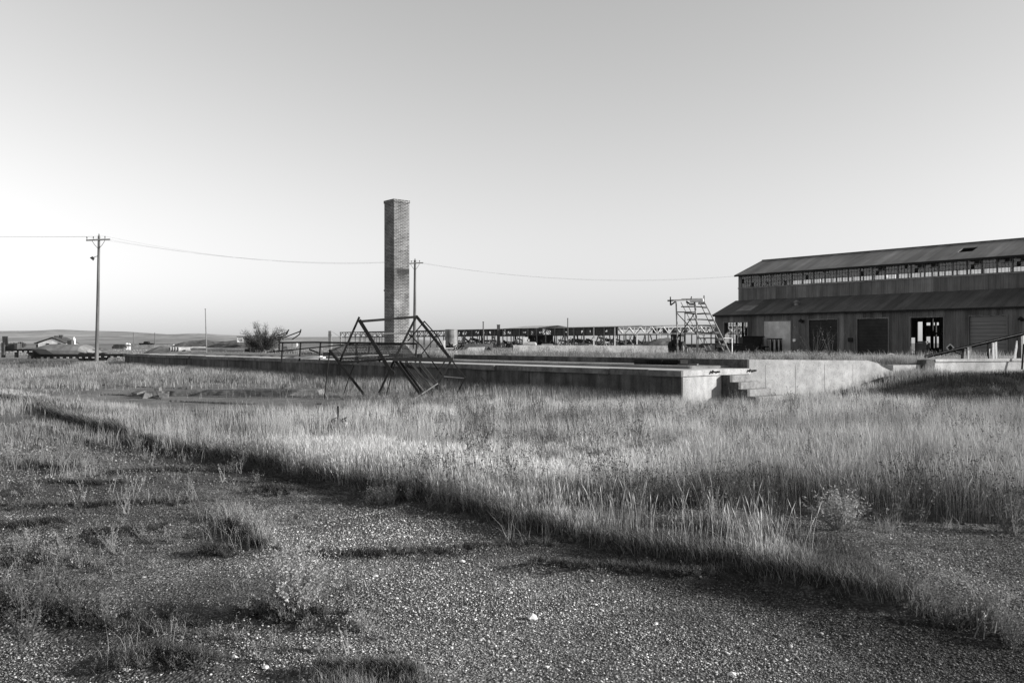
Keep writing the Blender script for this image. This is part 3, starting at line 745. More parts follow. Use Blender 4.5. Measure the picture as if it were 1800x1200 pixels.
# fittings on the front wall
for (px, py, w_, h_, m, nm) in ((1397, 592, .26, .26, 'white', 'junction_box'), (1495.5, 591, .42, .36, 'black', 'meter_box'), (1411, 557, .3, .5, 'black', 'wall_lamp'), (1797, 553, .3, .5, 'black', 'wall_lamp')):
    x = tpx(px); z = zpy(px, py); b = MB(); b.bx(x - w_ / 2, x + w_ / 2, -.16, -.003, z - h_ / 2, z + h_ / 2)
    if nm == 'wall_lamp': b.v = []; b.f = []; b.tube((x, -.003, z), (x, -.35, z + .1), .04, n=6); b.tube((x, -.35, z + .12), (x, -.42, z - .12), .06, .2, n=10); b.bx(x - .12, x + .12, -.1, -.003, z - .25, z)
    b.build(nm, M[m], wh, world=False)
x = tpx(1670.5); z = zpy(1670.5, 605); b = MB()
for s_ in (0, 1, 2, 3):
    a0 = math.pi / 2 * s_; a1 = a0 + math.pi / 2
    b.bar((x + .3 * math.cos(a0), -.02, z + .3 * math.sin(a0)), (x + .3 * math.cos(a1), -.02, z + .3 * math.sin(a1)), .02, .09)
dm = b.build('placard', M['white'], wh, world=False); b = MB(); b.prism([(x, -.012, z - .24), (x + .24, -.012, z), (x, -.012, z + .24), (x - .24, -.012, z)], (0, .008, 0)); b.build('placard_face', M['black'], dm, world=False)
# uprights and hanging strips inside the open bay
for x_, w__, y_ in ((door_op[0] + .75, .10, 3.0), (door_op[0] + 1.15, .3, 5.5), (door_op[0] + 2.0, .22, 9.0), (door_op[1] - .3, .16, 2.2), (door_op[0] + 3.3, .12, 12.0), (door_op[0] + 4.6, .2, 14.0), (door_op[0] + 6.0, .12, 16.0)):
    b = MB(); b.bx(x_, x_ + w__, y_, y_ + .2, 0, 5.2); b.bx(x_ - .3, x_ + 1.4, y_ + .02, y_ + .18, 2.2 + w__ * 2, 2.35 + w__ * 2); b.build('bay_upright', M['black'], wh, world=False)
# things inside the open bay
def wl_(x, y): q = Matrix.Rotation(ANG, 3, 'Z') @ Vector((x, y, 0)); return Vector((L0[0] + q.x, L0[1] + q.y, 0))
tm = (door_op[0] + door_op[1]) / 2
b = MB(); q = wl_(tm + .3, 3); b.box((q.x, q.y, .75), (3.0, 1.6, .25)); b.box((q.x + .9, q.y, 1.25), (.7, .9, .8)); b.box((q.x - .2, q.y, 1.05), (.9, .6, .35)); b.tube((q.x - .9, q.y - .8, .45), (q.x - .9, q.y + .8, .45), .42, n=14); b.tube((q.x + .9, q.y - .8, .45), (q.x + .9, q.y + .8, .45), .42, n=14)
b.bar((q.x - .1, q.y, .8), (q.x - .1, q.y, 2.2), .07); b.bar((q.x + .8, q.y, 1.6), (q.x - .1, q.y, 2.1), .06); b.tube((q.x + .4, q.y, 2.0), (q.x + .4, q.y, 3.3), .06)
single('wheeled_machine', b, M['black'], 'dark wheeled machine parked inside the open warehouse bay', 'machine')
b = MB(); q = wl_(tm - 1.2, 2.0); b.box((q.x, q.y, .85), (.9, .7, 1.6), Matrix.Rotation(ANG, 3, 'Z')); b.box((q.x, q.y, 1.72), (.7, .5, .12), Matrix.Rotation(ANG, 3, 'Z'))
single('steel_cabinet', b, M['greymetal'], 'grey steel cabinet just inside the left edge of the open warehouse bay', 'cabinet')

# ------------------------------------------------------------------ chimney
ch = thing('brick_chimney', 'tall square brick chimney stack standing alone with a scarred dark band', 'chimney', tuple(P(697.5, 637, 60)), ANG)
hw = .63
b = MB(); b.prism([(-hw, -hw, -.5), (hw, -hw, -.5), (hw, hw, -.5), (-hw, hw, -.5)], (0, 0, 11.9)); 
b.build('shaft', M['brick'], ch, world=False)
b = MB(); b.panel((-hw - .035, -hw - .035, 11.4), (1, 0, 0), (0, 1, 0), (0, 2 * hw + .07), (0, 2 * hw + .07), .2, [(.3, 2 * hw - .22, .3, 2 * hw - .22)]); b.build('cap_course', M['brick'], ch, world=False)
b = MB(); b.bx(-hw - .03, hw + .03, -hw - .03, -hw - .001, 5.25, 5.36); b.bx(-hw - .03, -hw - .001, -hw - .03, hw, 5.25, 5.36); b.build('string_course', M['brick'], ch, world=False)

# ------------------------------------------------------------------ far open shed
SX, SY = 28.4, 228.0
def shp(t, w=0.0, z=0.0): return Vector((SX + U1[0] * t + U2[0] * w, SY + U1[1] * t + U2[1] * w, z))
shed = thing('cattle_shed', 'very long derelict open shed on posts, part roofed and part bare white truss', 'shed', tuple(shp(40, 0, 0)), 0)
ZT, ZB = 6.0, 4.0
T0, T1 = -38.0, 150.0
def truss(nm, m, t0, t1, w, zt, zb, stepx=2.2, r=.09, x=True):
    b = MB(); b.bar(shp(t0, w, zt), shp(t1, w, zt), r * 1.8); b.bar(shp(t0, w, zb), shp(t1, w, zb), r * 1.8)
    n = int((t1 - t0) / stepx)
    for i in range(n):
        a, c = t0 + i * stepx, t0 + (i + 1) * stepx
        b.bar(shp(a, w, zb), shp(c, w, zt), r) if i % 2 else b.bar(shp(a, w, zt), shp(c, w, zb), r)
        if i % 2: b.bar(shp(a, w, zb), shp(a, w, zt), r)
    return b.build(nm, M[m], shed)
truss('white_truss', 'white', T0, 0, 0, ZT, ZB, 1.9, .15)
b = MB(); b.panel(shp(T0, 14, 0), (U1[0], U1[1], 0), (0, 0, 1), (0, 38), (ZB + .3, ZT - .35), .1, [(1.2 + i * 3.3 + random.uniform(0, .8), 2.4 + i * 3.3 + random.uniform(0, .8), 4.5, 5.4) for i in range(11)]); b.build('back_board', M['shed_dark'], shed)
b = MB(); b.bar(shp(T0, -.1, 5), shp(-19, -.1, 5), .14); b.build('middle_chord', M['white'], shed)
truss('dark_truss', 'shed_dark', 0, T1, 0, ZT - .1, ZB, 2.0, .16); truss('dark_truss', 'shed_dark', 72, T1, 9, ZT - .1, ZB, 2.2, .15)
truss('dark_truss', 'shed_dark', T0, 70, 16, ZT - .3, ZB, 2.2, .15)
b = MB(); b.panel(shp(.2, 0, 0), (U1[0], U1[1], 0), (0, 0, 1), (0, 26), (ZB + .1, ZT), .1, [(i * 3.1 + random.uniform(.1, .9), i * 3.1 + random.uniform(1.1, 1.9), random.uniform(4.3, 4.8), random.uniform(4.9, 5.5)) for i in (0, 1, 3, 4, 6)]); b.build('fascia_board', M['shed_dark'], shed)
b = MB(); b.panel(shp(30, 0, 0), (U1[0], U1[1], 0), (0, 0, 1), (0, 44), (ZB + .1, ZT), .1, [(i * 3.3 + random.uniform(.1, .9), i * 3.3 + random.uniform(1.0, 2.9), random.uniform(4.2, 4.8), random.uniform(4.9, 5.7)) for i in (0, 1, 2, 4, 5, 7, 8, 9, 11, 12)])
b.build('fascia_board', M['shed_dark'], shed)
b = MB(); R_ = [(0, 26, ZT + .05, ZT + .5), (26, 33, ZT + .05, ZT - .5), (33, 47.5, ZT + .1, ZT + 1.0), (50, 73, ZT + .05, ZT + .3)]
for a, c, z0, z1 in R_:
    b.quad(shp(a, -.5, z0), shp(c, -.5, z0), shp(c, 9, z1), shp(a, 9, z1)); b.quad(shp(a, -.5, z0 - .06), shp(a, 9, z1 - .06), shp(c, 9, z1 - .06), shp(c, -.5, z0 - .06))
    b.quad(shp(a, -.5, z0 - .06), shp(c, -.5, z0 - .06), shp(c, -.5, z0), shp(a, -.5, z0)); b.quad(shp(a, 9, z1), shp(a, 18, z0), shp(c, 18, z0), shp(c, 9, z1))
b.build('roof_sheet', M['offwhite'], shed)
k = 0; t = T0
while t < T1:
    m = 'white' if -20 < t < 10 and k % 2 == 0 else 'shed_post'
    b = MB(); b.bar(shp(t, -.25, 0), shp(t, -.25, ZT - .1 if t > 0 else ZB), .34); b.build('post', M[m], shed)
    b = MB(); b.bar(shp(t + 1.2, 9, 0), shp(t + 1.2, 9, ZB), .25); b.build('post', M['shed_dark'], shed)
    t += 3.9; k += 1
b = MB()
for k in range(150):
    t = random.uniform(-4, 84); w = random.uniform(2, 15); z = random.uniform(.3, 2.2)
    b.bar(shp(t, w, 0), shp(t + random.uniform(-3, 3), w, z + random.uniform(0, 1.8)), random.uniform(.1, .25))
    if k % 3 == 0: b.bar(shp(t, w, z), shp(t + random.uniform(2, 5), w, z), .2, .3)
b.build('feed_rail', M['offwhite'], shed)
b = MB()
for k in range(110):
    t = random.uniform(-10, 86); w = random.uniform(1, 17)
    if k % 2: b.bar(shp(t, w, 0), shp(t + random.uniform(-2, 2), w, ZB), random.uniform(.12, .3))
    else: b.bar(shp(t, w, random.uniform(.3, 2.5)), shp(t + random.uniform(2, 7), w, random.uniform(.3, 3.5)), .2, random.uniform(.2, .9))
b.build('stall_timber', M['shed_dark'], shed)
b = MB(); b.panel(shp(34, 8, 0), (U1[0], U1[1], 0), (0, 0, 1), (0, 13), (.2, ZB), .1, []); b.panel(shp(50, 17, 0), (U1[0], U1[1], 0), (0, 0, 1), (0, 22), (.2, 1.6), .1, []); b.panel(shp(-36, 18, 0), (U1[0], U1[1], 0), (0, 0, 1), (0, 30), (.2, 1.3), .1, []); b.build('partition', M['shed_dark'], shed)

pc = shp(48.8, -1.2, 0); b = MB(); b.box((pc.x, pc.y, 3.55), (.95, .95, 7.3)); b.box((pc.x, pc.y, 7.26), (1.1, 1.1, .16))
single('brick_pillar', b, M['concrete_dark'], 'plain square masonry pillar beside the raised part of the open shed roof', 'pillar')
q = P(793, 603, 195); b = MB(); b.tube((q.x, q.y, .2), (q.x, q.y, 4.6), 1.45, n=28); b.tube((q.x, q.y, 4.6), (q.x, q.y, 4.75), 1.5, 1.3, n=28)
for z in (1.6, 3.1): b.ring((q.x, q.y, z), (0, 0, 1), 1.44, 1.49, .08, 28, up=(0, 1, 0))
single('storage_tank', b, M['tank'], 'upright cylindrical steel tank in front of the long open shed', 'tank')
q = P(778.5, 597.5, 190); b = MB(); b.box((q.x, q.y, 1.45), (.95, .8, 1.5)); b.box((q.x, q.y, .5), (1.0, .9, .5)); b.box((q.x, q.y, 2.22), (1.05, .9, .06))
single('tool_shed', b, M['white'], 'small white box left of the upright steel tank', 'box')
# pillar with lattice arm at the left end
q = P(580, 603, 160); b = MB(); b.box((q.x, q.y, 1.9), (.5, .5, 4.0)); b.box((q.x, q.y, 3.1), (.7, .3, .12))
single('timber_gatepost', b, M['greymetal'], 'lone square pillar near the far plain left of the chimney', 'pillar')
q1, q2 = P(584, 577, 170), P(598, 586, 170); b = MB(); b.bar(q1, P(598, 586, 170), .07); b.bar(P(584, 587, 170), P(600, 586, 170), .1); b.bar(P(584, 591, 170), P(600, 591, 170), .08)
for k in range(5): b.bar(P(584 + 3 * k, 587, 170), P(585.5 + 3 * k, 591, 170), .05)
b.bar(P(584, 586, 170), P(584, 613, 170), .08); b.bar(P(600, 586, 170), P(600, 613, 170), .08)
single('lattice_gantry', b, M['offwhite'], 'small pale lattice gantry right beside the lone square pillar', 'gantry')

# ------------------------------------------------------------------ poles and wires
def utility_pole(px, ptop, d, zb, r, lab, lamp=False, tilt=0.0):
    top = P(px, ptop, d); base = Vector((top.x - tilt, d, zb))
    t = thing('utility_pole', lab, 'utility pole', tuple(base), 0)
    b = MB(); b.path([base + Vector((0, 0, -.4)), base.lerp(top, .5) + Vector((.02, 0, 0)), top + Vector((0, 0, .12))], [r * 1.35, r * 1.1, r * .8], 12); b.build('pole', M['wood'], t, smooth=False)
    ca = top + Vector((0, -.14, -.25)); dv = Vector((.93, .33, .0)); e0, e1 = ca - dv * .98 + Vector((0, 0, -.08)), ca + dv * .98 + Vector((0, 0, .08))
    b = MB(); b.bar(e0, e1, .1, .13); b.build('crossarm', M['wood'], t)
    for k in (-.92, -.4, .55):
        p = ca + dv * k + Vector((0, 0, .07 + k * .08)); b = MB(); b.tube(p, p + Vector((0, 0, .12)), .018, n=6); b.tube(p + Vector((0, 0, .1)), p + Vector((0, 0, .24)), .05, .035, n=8); b.build('insulator', M['black'], t)
    b = MB(); b.tube(top, top + Vector((0, 0, .3)), .05, .04, n=8); b.build('insulator', M['black'], t)
    for s in (-1, 1):
        b = MB(); m = ca + dv * s * .55 + Vector((0, 0, -.03)); b.path([m, m.lerp(Vector((top.x, top.y - .1, ca.z - .75)), .55) + dv * s * .07, Vector((top.x + s * .05, top.y - .1, ca.z - .75))], .022, 5); b.build('brace', M['black'], t)
    if lamp:
        z = P(0, 449, d).z; x = base.x + (top.x - base.x) * .85; b = MB(); b.tube((x, d - .1, z + .25), (x - .3, d - .25, z + .12), .03, n=6); b.tube((x - .32, d - .25, z + .12), (x - .48, d - .3, z - .06), .12, .2, n=10); b.build('yard_lamp', M['black'], t)
    return [ca + dv * k + Vector((0, 0, .3 + k * .08)) for k in (-.92, -.4, .55)]
w1 = utility_pole(174, 411, 76, .0, .125, 'tall timber utility pole with a small lamp, beside the flatbed trailer', True, .22)
w2 = utility_pole(729.5, 453, 97, .0, .15, 'timber utility pole with crossarm just right of the brick chimney', False, .1)
def wire(name, a, b_, sag, lab, r=.0045):
    n = 18; pts = []
    for i in range(n + 1):
        t = i / n; p = a.lerp(b_, t); p.z -= sag * 4 * t * (1 - t); pts.append(p)
    b = MB(); b.path(pts, r, 4); single(name, b, M['black'], lab, 'wire', group='overhead wires', loc=tuple(a))
wb = [Vector((21.4 + 3.1 + .4 * k, 92.6, 8.9 + .0 * k)) for k in range(3)]
for k in range(3):
    wire('overhead_wire', w1[k] + (Vector((-40 - k * .4, -8, .35))), w1[k], .45, 'thin overhead wire running out of the frame from the pole with the lamp')
    wire('overhead_wire', w1[k], w2[k], .95 + .12 * k, 'thin overhead wire sagging between the two timber utility poles')
for k in range(2):
    wire('overhead_wire', w2[k], wb[k], 1.15 + .1 * k, 'thin overhead wire from the pole behind the chimney to the warehouse eave')
def thin_pole(px, py, d, r, lab, base=0.0, nm='antenna_mast', m='greymetal', tilt=0):
    a = P(px, py, d); b = MB(); b.tube((a.x + tilt, d, base - .2), a, r * 1.2, r * .8, n=8); b.tube(a, a + Vector((0, 0, .1)), r * 1.3, n=8); b.box((a.x + tilt, d, base + .05), (r * 4, r * 4, .3))
    single(nm, b, M[m], lab, 'pole')
thin_pole(361, 538, 90, .055, 'slim bare pale mast rising from the yard left of the big bush', tilt=.15)
thin_pole(849.5, 560, 170, .14, 'bare pole between the upright tank and the masonry pillar', m='wood')
thin_pole(998, 554, 160, .11, 'bare pole in front of the dark fascia of the open shed', m='wood')
thin_pole(234.5, 578, 420, .18, 'distant bare pole near the hills, left one of a pair', m='wood', nm='distant_pole')
thin_pole(272, 579, 400, .18, 'distant bare pole above the parked pickup', m='wood', nm='distant_pole')
thin_pole(1204, 546.5, 128, .08, 'thin whip mast seen through the scaffold steps above the tractor', m='rust', nm='whip_mast')

# ------------------------------------------------------------------ collapsed walkway frame
fr = thing('toppled_stair_frame', 'toppled dark steel stair and walkway frame of crossed bars leaning by the platform', 'frame', (-4.5, 24.5, 0), 0)
def Z4(x, y, d): return P(560 + x / 6.667, 540 + y / 6.667, d)
def seg(nm, pts, w, m='rust', h=None, tube=False):
    b = MB()
    for i in range(len(pts) - 1):
        a, c = Z4(*pts[i]), Z4(*pts[i + 1])
        b.tube(a, c, w * .5, n=8) if tube else b.bar(a, c, w, (h or w), up=(0, -1, 0.01), ext=w * .3)
    return b.build(nm, M[m], fr)
NR, FRD = 24.6, 26.4
seg('frame_bar', [(475, 80, 24.9), (250, 590, 24.6)], .055, h=.05)
seg('channel_bar', [(485, 120, 24.5), (845, 710, 24.3)], .10, h=.06)
seg('top_rail', [(500, 125, 24.5), (1150, 72, 25.1)], .07, h=.05)
seg('frame_bar', [(1147, 65, 25.1), (890, 570, 24.6), (668, 1052, 24.5)], .06, h=.05)
seg('channel_bar', [(1150, 70, 25.1), (1555, 575, 25.0)], .085, h=.06)
seg('frame_bar', [(1560, 580, 25.0), (1718, 785, 25.2), (1588, 1030, 25.2)], .04)
seg('walkway_beam', [(885, 570, 24.5), (1560, 572, 24.9)], .11, h=.08)
seg('channel_bar', [(130, 465, 24.6), (578, 1040, 24.4)], .07, h=.05)
seg('tube_leg', [(130, 465, 24.6), (65, 1045, 24.5)], .035, tube=True)
seg('tube_leg', [(415, 640, 25.4), (355, 790, 25.4), (272, 1040, 25.2)], .03, tube=True)
seg('tube_leg', [(895, 620, 25.0), (780, 1040, 25.0)], .03, tube=True, m='rust')
seg('far_bar', [(1050, 350, FRD), (1240, 125, FRD), (1395, 300, FRD), (1480, 460, FRD), (1560, 575, 26.0)], .035)
seg('far_bar', [(1055, 270, FRD), (1210, 420, FRD), (1300, 550, FRD), (1445, 750, 26.0)], .035)
seg('far_bar', [(1380, 300, FRD), (1165, 560, 26.0)], .035)
seg('frame_bar', [(1550, 590, 25.0), (1320, 1000, 24.7)], .06)
seg('far_bar', [(1480, 590, 26.0), (1350, 810, 25.8)], .045)
seg('loose_rod', [(1400, 850, 24.4), (1085, 1055, 24.2)], .025, 'rust_light', tube=True)
seg('loose_rod', [(1470, 770, 25.2), (1715, 792, 25.2)], .03, 'rust_light', tube=True)
seg('loose_rod', [(380, 272, 26.4), (780, 270, 26.4), (1060, 262, 26.4)], .035, 'rust_light', tube=True)
seg('loose_rod', [(220, 545, 25.0), (580, 525, 25.1), (825, 518, 25.2)], .035, 'rust_light', tube=True)
b = MB(); q = Z4(860, 728, 24.3); b.tube(q + Vector((0, -.06, 0)), q + Vector((0, .06, 0)), .085, n=10); b.build('hinge_plate', M['black'], fr)
# expanded mesh deck as real crossed strands
def bil(c, u, v): return c[0].lerp(c[1], u).lerp(c[3].lerp(c[2], u), v)
deck = [Z4(250, 605, 24.7), Z4(1000, 560, 24.8), Z4(1005, 400, 27.2), Z4(330, 405, 27.2)]
left = [Z4(140, 470, 24.9), Z4(250, 605, 24.7), Z4(330, 405, 27.2), Z4(315, 402, 27.2)]
right = [Z4(1000, 560, 24.8), Z4(1150, 555, 25.1), Z4(1020, 400, 27.2), Z4(1005, 400, 27.2)]
b = MB()
for c, nu in ((deck, 20), (left, 6), (right, 6)):
    nv = 18
    for i in range(-nv, nu + 1):
        for sgn in (0, 1):
            pts = []
            for k in range(nv + 1):
                u = (i + k * 1.0 * nu / nu) / nu if sgn == 0 else (i + nv - k) / nu
                if 0 <= u <= 1: pts.append((u, k / nv))
            if len(pts) > 1:
                a, e = bil(c, *pts[0]), bil(c, *pts[-1]); b.bar(a, e, .012, .01)
    for k in range(0, nv + 1, 3): b.bar(bil(c, 0, k / nv), bil(c, 1, k / nv), .014, .014)
b.build('mesh_deck', M['mesh'], fr)
b = MB()
for c in (deck,):
    b.bar(c[0], c[1], .06, .06); b.bar(c[3], c[2], .04, .04); b.bar(Z4(140, 470, 24.9), c[0], .05); b.bar(Z4(140, 470, 24.9), Z4(315, 402, 27.2), .05)
    for u in (.28, .62): b.bar(bil(c, u, 0) + Vector((0, 0, -.03)), bil(c, u - .12, 1) + Vector((0, 0, -.03)), .05)
b.build('deck_frame', M['rust'], fr)
# descending stair with grating treads
sa, sb_ = Z4(960, 600, 24.9), Z4(1240, 990, 24.5)
ra, rb = Z4(1190, 600, 26.0), Z4(1520, 1015, 25.6)
seg('stringer', [(905, 590, 24.6), (1205, 995, 24.3)], .07, h=.10); seg('stringer', [(960, 600, 24.9), (1240, 990, 24.5)], .06, h=.10, m='black'); seg('stringer', [(1195, 600, 26.0), (1520, 1010, 25.6)], .03)
n = 16
for (x0, y0, x1, y1, d0, d1, hl) in ((1020, 610, 1320, 985, 24.9, 24.6, 42), (1185, 615, 1490, 1010, 25.7, 25.3, 36)):
    b = MB(); b.bar(Z4(x0 - 4, y0 - hl, d0 + .12), Z4(x1 - 4, y1 - hl, d1 + .12), .02); b.bar(Z4(x0 + 4, y0 + hl, d0 - .12), Z4(x1 + 4, y1 + hl, d1 - .12), .02)
    for i in range(n + 1):
        t = i / n; x, y, d = x0 + (x1 - x0) * t, y0 + (y1 - y0) * t, d0 + (d1 - d0) * t
        b.bar(Z4(x - 6, y - hl, d + .12), Z4(x + 6, y + hl, d - .12), .03, .014, up=(0, -1, .01))
    b.build('grating_tread', M['mesh'], fr)
b = MB(); b.add([sa.lerp(ra, .44), sa.lerp(ra, .58), sb_.lerp(rb, .62), sb_.lerp(rb, .46), sa.lerp(ra, .44) + Vector((0, 0, -.03)), sa.lerp(ra, .58) + Vector((0, 0, -.03)), sb_.lerp(rb, .62) + Vector((0, 0, -.03)), sb_.lerp(rb, .46) + Vector((0, 0, -.03))], [(0, 1, 2, 3), (7, 6, 5, 4), (0, 4, 5, 1), (1, 5, 6, 2), (2, 6, 7, 3), (3, 7, 4, 0)]); b.build('centre_plate', M['rust'], fr)

# pipe railing on the platform behind the frame
rl = thing('pipe_railing', 'rusty pipe railing on the platform left of the toppled frame', 'railing', (-9, 33.5, .9), 0)
b = MB(); b.path([P(492, 596, 36.5), P(560, 595.5, 34.6), P(640, 597, 32.8), P(733, 598, 31.3)], .035, 8); b.build('top_rail', M['rust'], rl)
for px, yb, d in ((495.5, 620, 36.5), (527, 618, 35.6), (562, 617.5, 34.6), (626, 615, 33), (648, 614, 32.6), (731, 612, 31.3)):
    a = P(px + 1.5, 597, d); b = MB(); b.tube((a.x - .05, d, .86), a, .035, n=8); b.build('post', M['rust'], rl)
b = MB(); b.tube(P(470, 613, 37), P(622, 598, 33.2), .025, n=6); b.build('brace_pipe', M['rust'], rl)
b = MB(); b.tube(P(544, 608, 36), P(560, 614, 35.4), .03, n=6)
single('bent_pipe', b, M['rust'], 'short bent pipe behind the platform railing', 'pipe')
for i, (a, c, w, m, lb) in enumerate((((518, 625, 34.6), (565, 619.5, 34.2), .16, 'wood_pale', 'bleached white plank lying on the platform, topmost'), ((535, 624, 34.8), (570, 625.5, 33.6), .12, 'wood_pale', 'narrow pale plank lying under the bleached white plank'), ((503, 619.5, 36), (550, 618, 35.5), .14, 'wood_flat', 'grey plank lying behind the bleached planks'))):
    pa, pc_ = P(*a), P(*c); pa.z = max(.92, min(pa.z, .96)) + .03 * (2 - i); pc_.z = pa.z + .05; b = MB(); b.bar(pa, pc_, w, .05)
    single('plank', b, M[m], lb, 'plank', group='planks on the platform')

# flexible coil springs / rolled culvert on the platform
cs = thing('ribbed_hose', 'black ribbed hose bundle lying on the platform in front of the scaffold steps', 'hose', (5, 25.2, .9), 0)
a, c = P(1117, 634, 25.3), P(1193, 636, 24.6); a.z = c.z = 1.03
b = MB(); b.tube(a, a.lerp(c, .28), .11, .11, n=14); b.build('end_sleeve', M['black'], cs)
for (t0_, t1_, off) in ((.26, .64, 0), (.66, 1.0, .05)):
    b = MB(); n = 11; dv = (c - a).normalized()
    b.tube(a.lerp(c, t0_) + Vector((0, off, 0)), a.lerp(c, t1_) + Vector((0, off, 0)), .075, n=12)
    for k in range(n): b.ring(a.lerp(c, t0_ + (t1_ - t0_) * k / (n - 1)) + Vector((0, off, 0)), dv, .075, .115, .018, 14)
    b.build('ribbed_section', M['rust'], cs)
b = MB(); b.box(c + Vector((.1, 0, -.02)), (.25, .2, .22), Matrix.Rotation(.4, 3, 'Z')); b.tube(c + Vector((.05, -.1, -.1)), c + Vector((-.5, -.22, -.1)), .03, n=6); b.build('clamp', M['black'], cs)
b = MB(); x0 = P(1192, 0, 24.6).x; b.bar((x0, 24.55, .95), (P(1226, 0, 24.3).x, 24.25, .95), .14, .13); 
single('timber_block', b, M['concrete_dark'], 'grey squared timber lying beside the black ribbed hose', 'timber')

# ------------------------------------------------------------------ scaffold steps
sf = thing('scaffold_steps', 'rickety pipe scaffold stair with thin plank treads and a top board', 'scaffold', (7.4, 32, .95), 0)
def Z7(x, y, d): return P(1150 + x / 7.2, 500 + y / 7.2, d)
def pp(nm, pts, r, m='galv'):
    b = MB(); b.path([Z7(*p) for p in pts], r, 8); return b.build(nm, M[m], sf)
pp('post', [(277, 175, 32.2), (290, 560, 32.2), (302, 950, 32.2)], .028); pp('post', [(510, 180, 32.2), (545, 500, 32.2), (540, 930, 32.2)], .034)
pp('stringer', [(338, 178, 33.6), (500, 490, 33.4), (700, 850, 33.2), (725, 930, 33.2)], .018); pp('stringer', [(410, 185, 33.3), (600, 560, 33.1), (790, 930, 33)], .018)
pp('stringer', [(585, 200, 32.4), (760, 560, 32.1), (945, 930, 31.9)], .02); pp('stringer', [(635, 175, 32.0), (820, 540, 31.8), (1010, 930, 31.6)], .024)
for i, (y, xa, xb) in enumerate(((238, 372, 662), (318, 415, 702), (400, 452, 742), (478, 497, 775), (556, 548, 818), (636, 590, 862), (708, 625, 905), (790, 668, 940))):
    b = MB(); a, c = Z7(xa, y, 33.3), Z7(xb - 30, y + 3, 32.1); mid = a.lerp(c, .5) + Vector((0, 0, -.03 if i % 3 == 1 else .01))
    b.bar(a, mid, .24, .04, ext=.01); b.bar(mid, c, .24, .04, ext=.01); b.build('tread', M['shed_dark'], sf)
    b = MB(); b.box(Z7(xb - 25, y + 9, 32.0), (.16, .2, .07)); b.build('tread_bracket', M['galv'], sf)
b = MB(); b.bar(Z7(205, 160, 32.0), Z7(430, 148, 32.6), .3, .06); b.build('top_board', M['wood'], sf)
b = MB(); b.bar(Z7(458, 165, 32.2), Z7(628, 156, 32.0), .3, .1); b.build('top_board', M['wood_pale'], sf); b = MB(); b.bar(Z7(350, 142, 32.9), Z7(600, 138, 32.9), .2, .04); b.build('top_board', M['wood_flat'], sf)
pp('upright', [(205, 112, 32), (206, 218, 32)], .022, 'rust'); pp('upright', [(630, 95, 32), (630, 178, 32)], .02, 'rust'); pp('upright', [(472, 108, 32.3), (460, 165, 32.3)], .02, 'rust')
b = MB(); b.bar(Z7(208, 218, 32), Z7(270, 172, 32), .05); b.bar(Z7(206, 165, 32), Z7(208, 220, 32), .05); b.bar(Z7(408, 172, 32.5), Z7(462, 212, 32.3), .05); b.build('bracket', M['rust'], sf)
b = MB(); b.box(Z7(482, 205, 32.2), (.2, .2, .08)); b.box(Z7(600, 195, 32.1), (.22, .2, .08)); b.build('tread_bracket', M['galv'], sf)
pp('brace', [(285, 305, 32.3), (512, 305, 32.3)], .022); pp('brace', [(285, 315, 32.3), (550, 600, 33)], .016, 'rust'); pp('brace', [(505, 328, 32.3), (300, 625, 32.3)], .018, 'rust')
pp('side_frame', [(880, 637, 33.6), (985, 637, 33.6), (985, 930, 33.6)], .02, 'white'); pp('side_frame', [(980, 545, 33.6), (985, 637, 33.6)], .014, 'rust')

# ------------------------------------------------------------------ inclined conveyor
cv = thing('conveyor', 'long inclined rusty conveyor pipe on thin posts above the low pale wall', 'conveyor', (15.5, 27, 1.0), 0)
def Z8(x, y, d): return P(1580 + x / 8.18, 530 + y / 8.18, d + 2.2)
b = MB(); b.tube(Z8(370, 748, 27.5), Z8(1900, 388, 26.5), .055, n=10); b.build('conveyor_tube', M['rust'], cv)
b = MB(); b.bar(Z8(390, 738, 27.42), Z8(1900, 382, 26.42), .03, .02); b.build('light_strip', M['rust_light'], cv)
b = MB()
for k in range(16): p = Z8(370, 748, 27.5).lerp(Z8(1900, 388, 26.5), (k + .5) / 16); b.ring(p, (Z8(1900, 388, 26.5) - Z8(370, 748, 27.5)), .055, .068, .03, 10)
b.build('tube_collar', M['rust'], cv)
for (xa, ya, xb, w, m) in ((1000, 605, 1000, .05, 'white'), (1030, 600, 1030, .05, 'offwhite'), (952, 625, 935, .05, 'offwhite'), (925, 625, 905, .06, 'black'), (1355, 525, 1360, .06, 'white'), (1393, 515, 1400, .06, 'white'), (1300, 628, 1272, .05, 'white'), (1285, 540, 1280, .05, 'rust'), (1705, 515, 1660, .06, 'white'), (1765, 430, 1770, .07, 'offwhite'), (1725, 430, 1730, .12, 'rust'), (1790, 420, 1795, .05, 'white')):
    b = MB(); b.bar(Z8(xa, ya, 27.0), Z8(xb, 790, 27.0), w, .05); b.build('post', M[m], cv)
b = MB(); b.tube(Z8(800, 672, 27.2), Z8(900, 718, 27.2), .018, n=6); b.build('hanging_rod', M['rust'], cv)
b = MB(); b.bar(Z8(1800, 560, 25.35), Z8(1770, 925, 25.2), .05, .04)
single('leaning_stake', b, M['rust'], 'rusty stake leaning against the low pale wall', 'stake')
b = MB(); q = P(1566, 621, 33); b.ring((q.x, q.y, .98), (0.15, -1, 0), .19, .23, .05, 20, 0, math.pi)
for k in range(5): a = math.pi * (k + .5) / 5; b.bar((q.x, q.y, .98), (q.x + .2 * math.cos(a), q.y, .98 + .2 * math.sin(a)), .02)
b.box((q.x, q.y, .98), (.5, .06, .03))
single('half_wheel', b, M['offwhite'], 'half-buried spoked wheel rim in the weeds before the open bay', 'wheel')

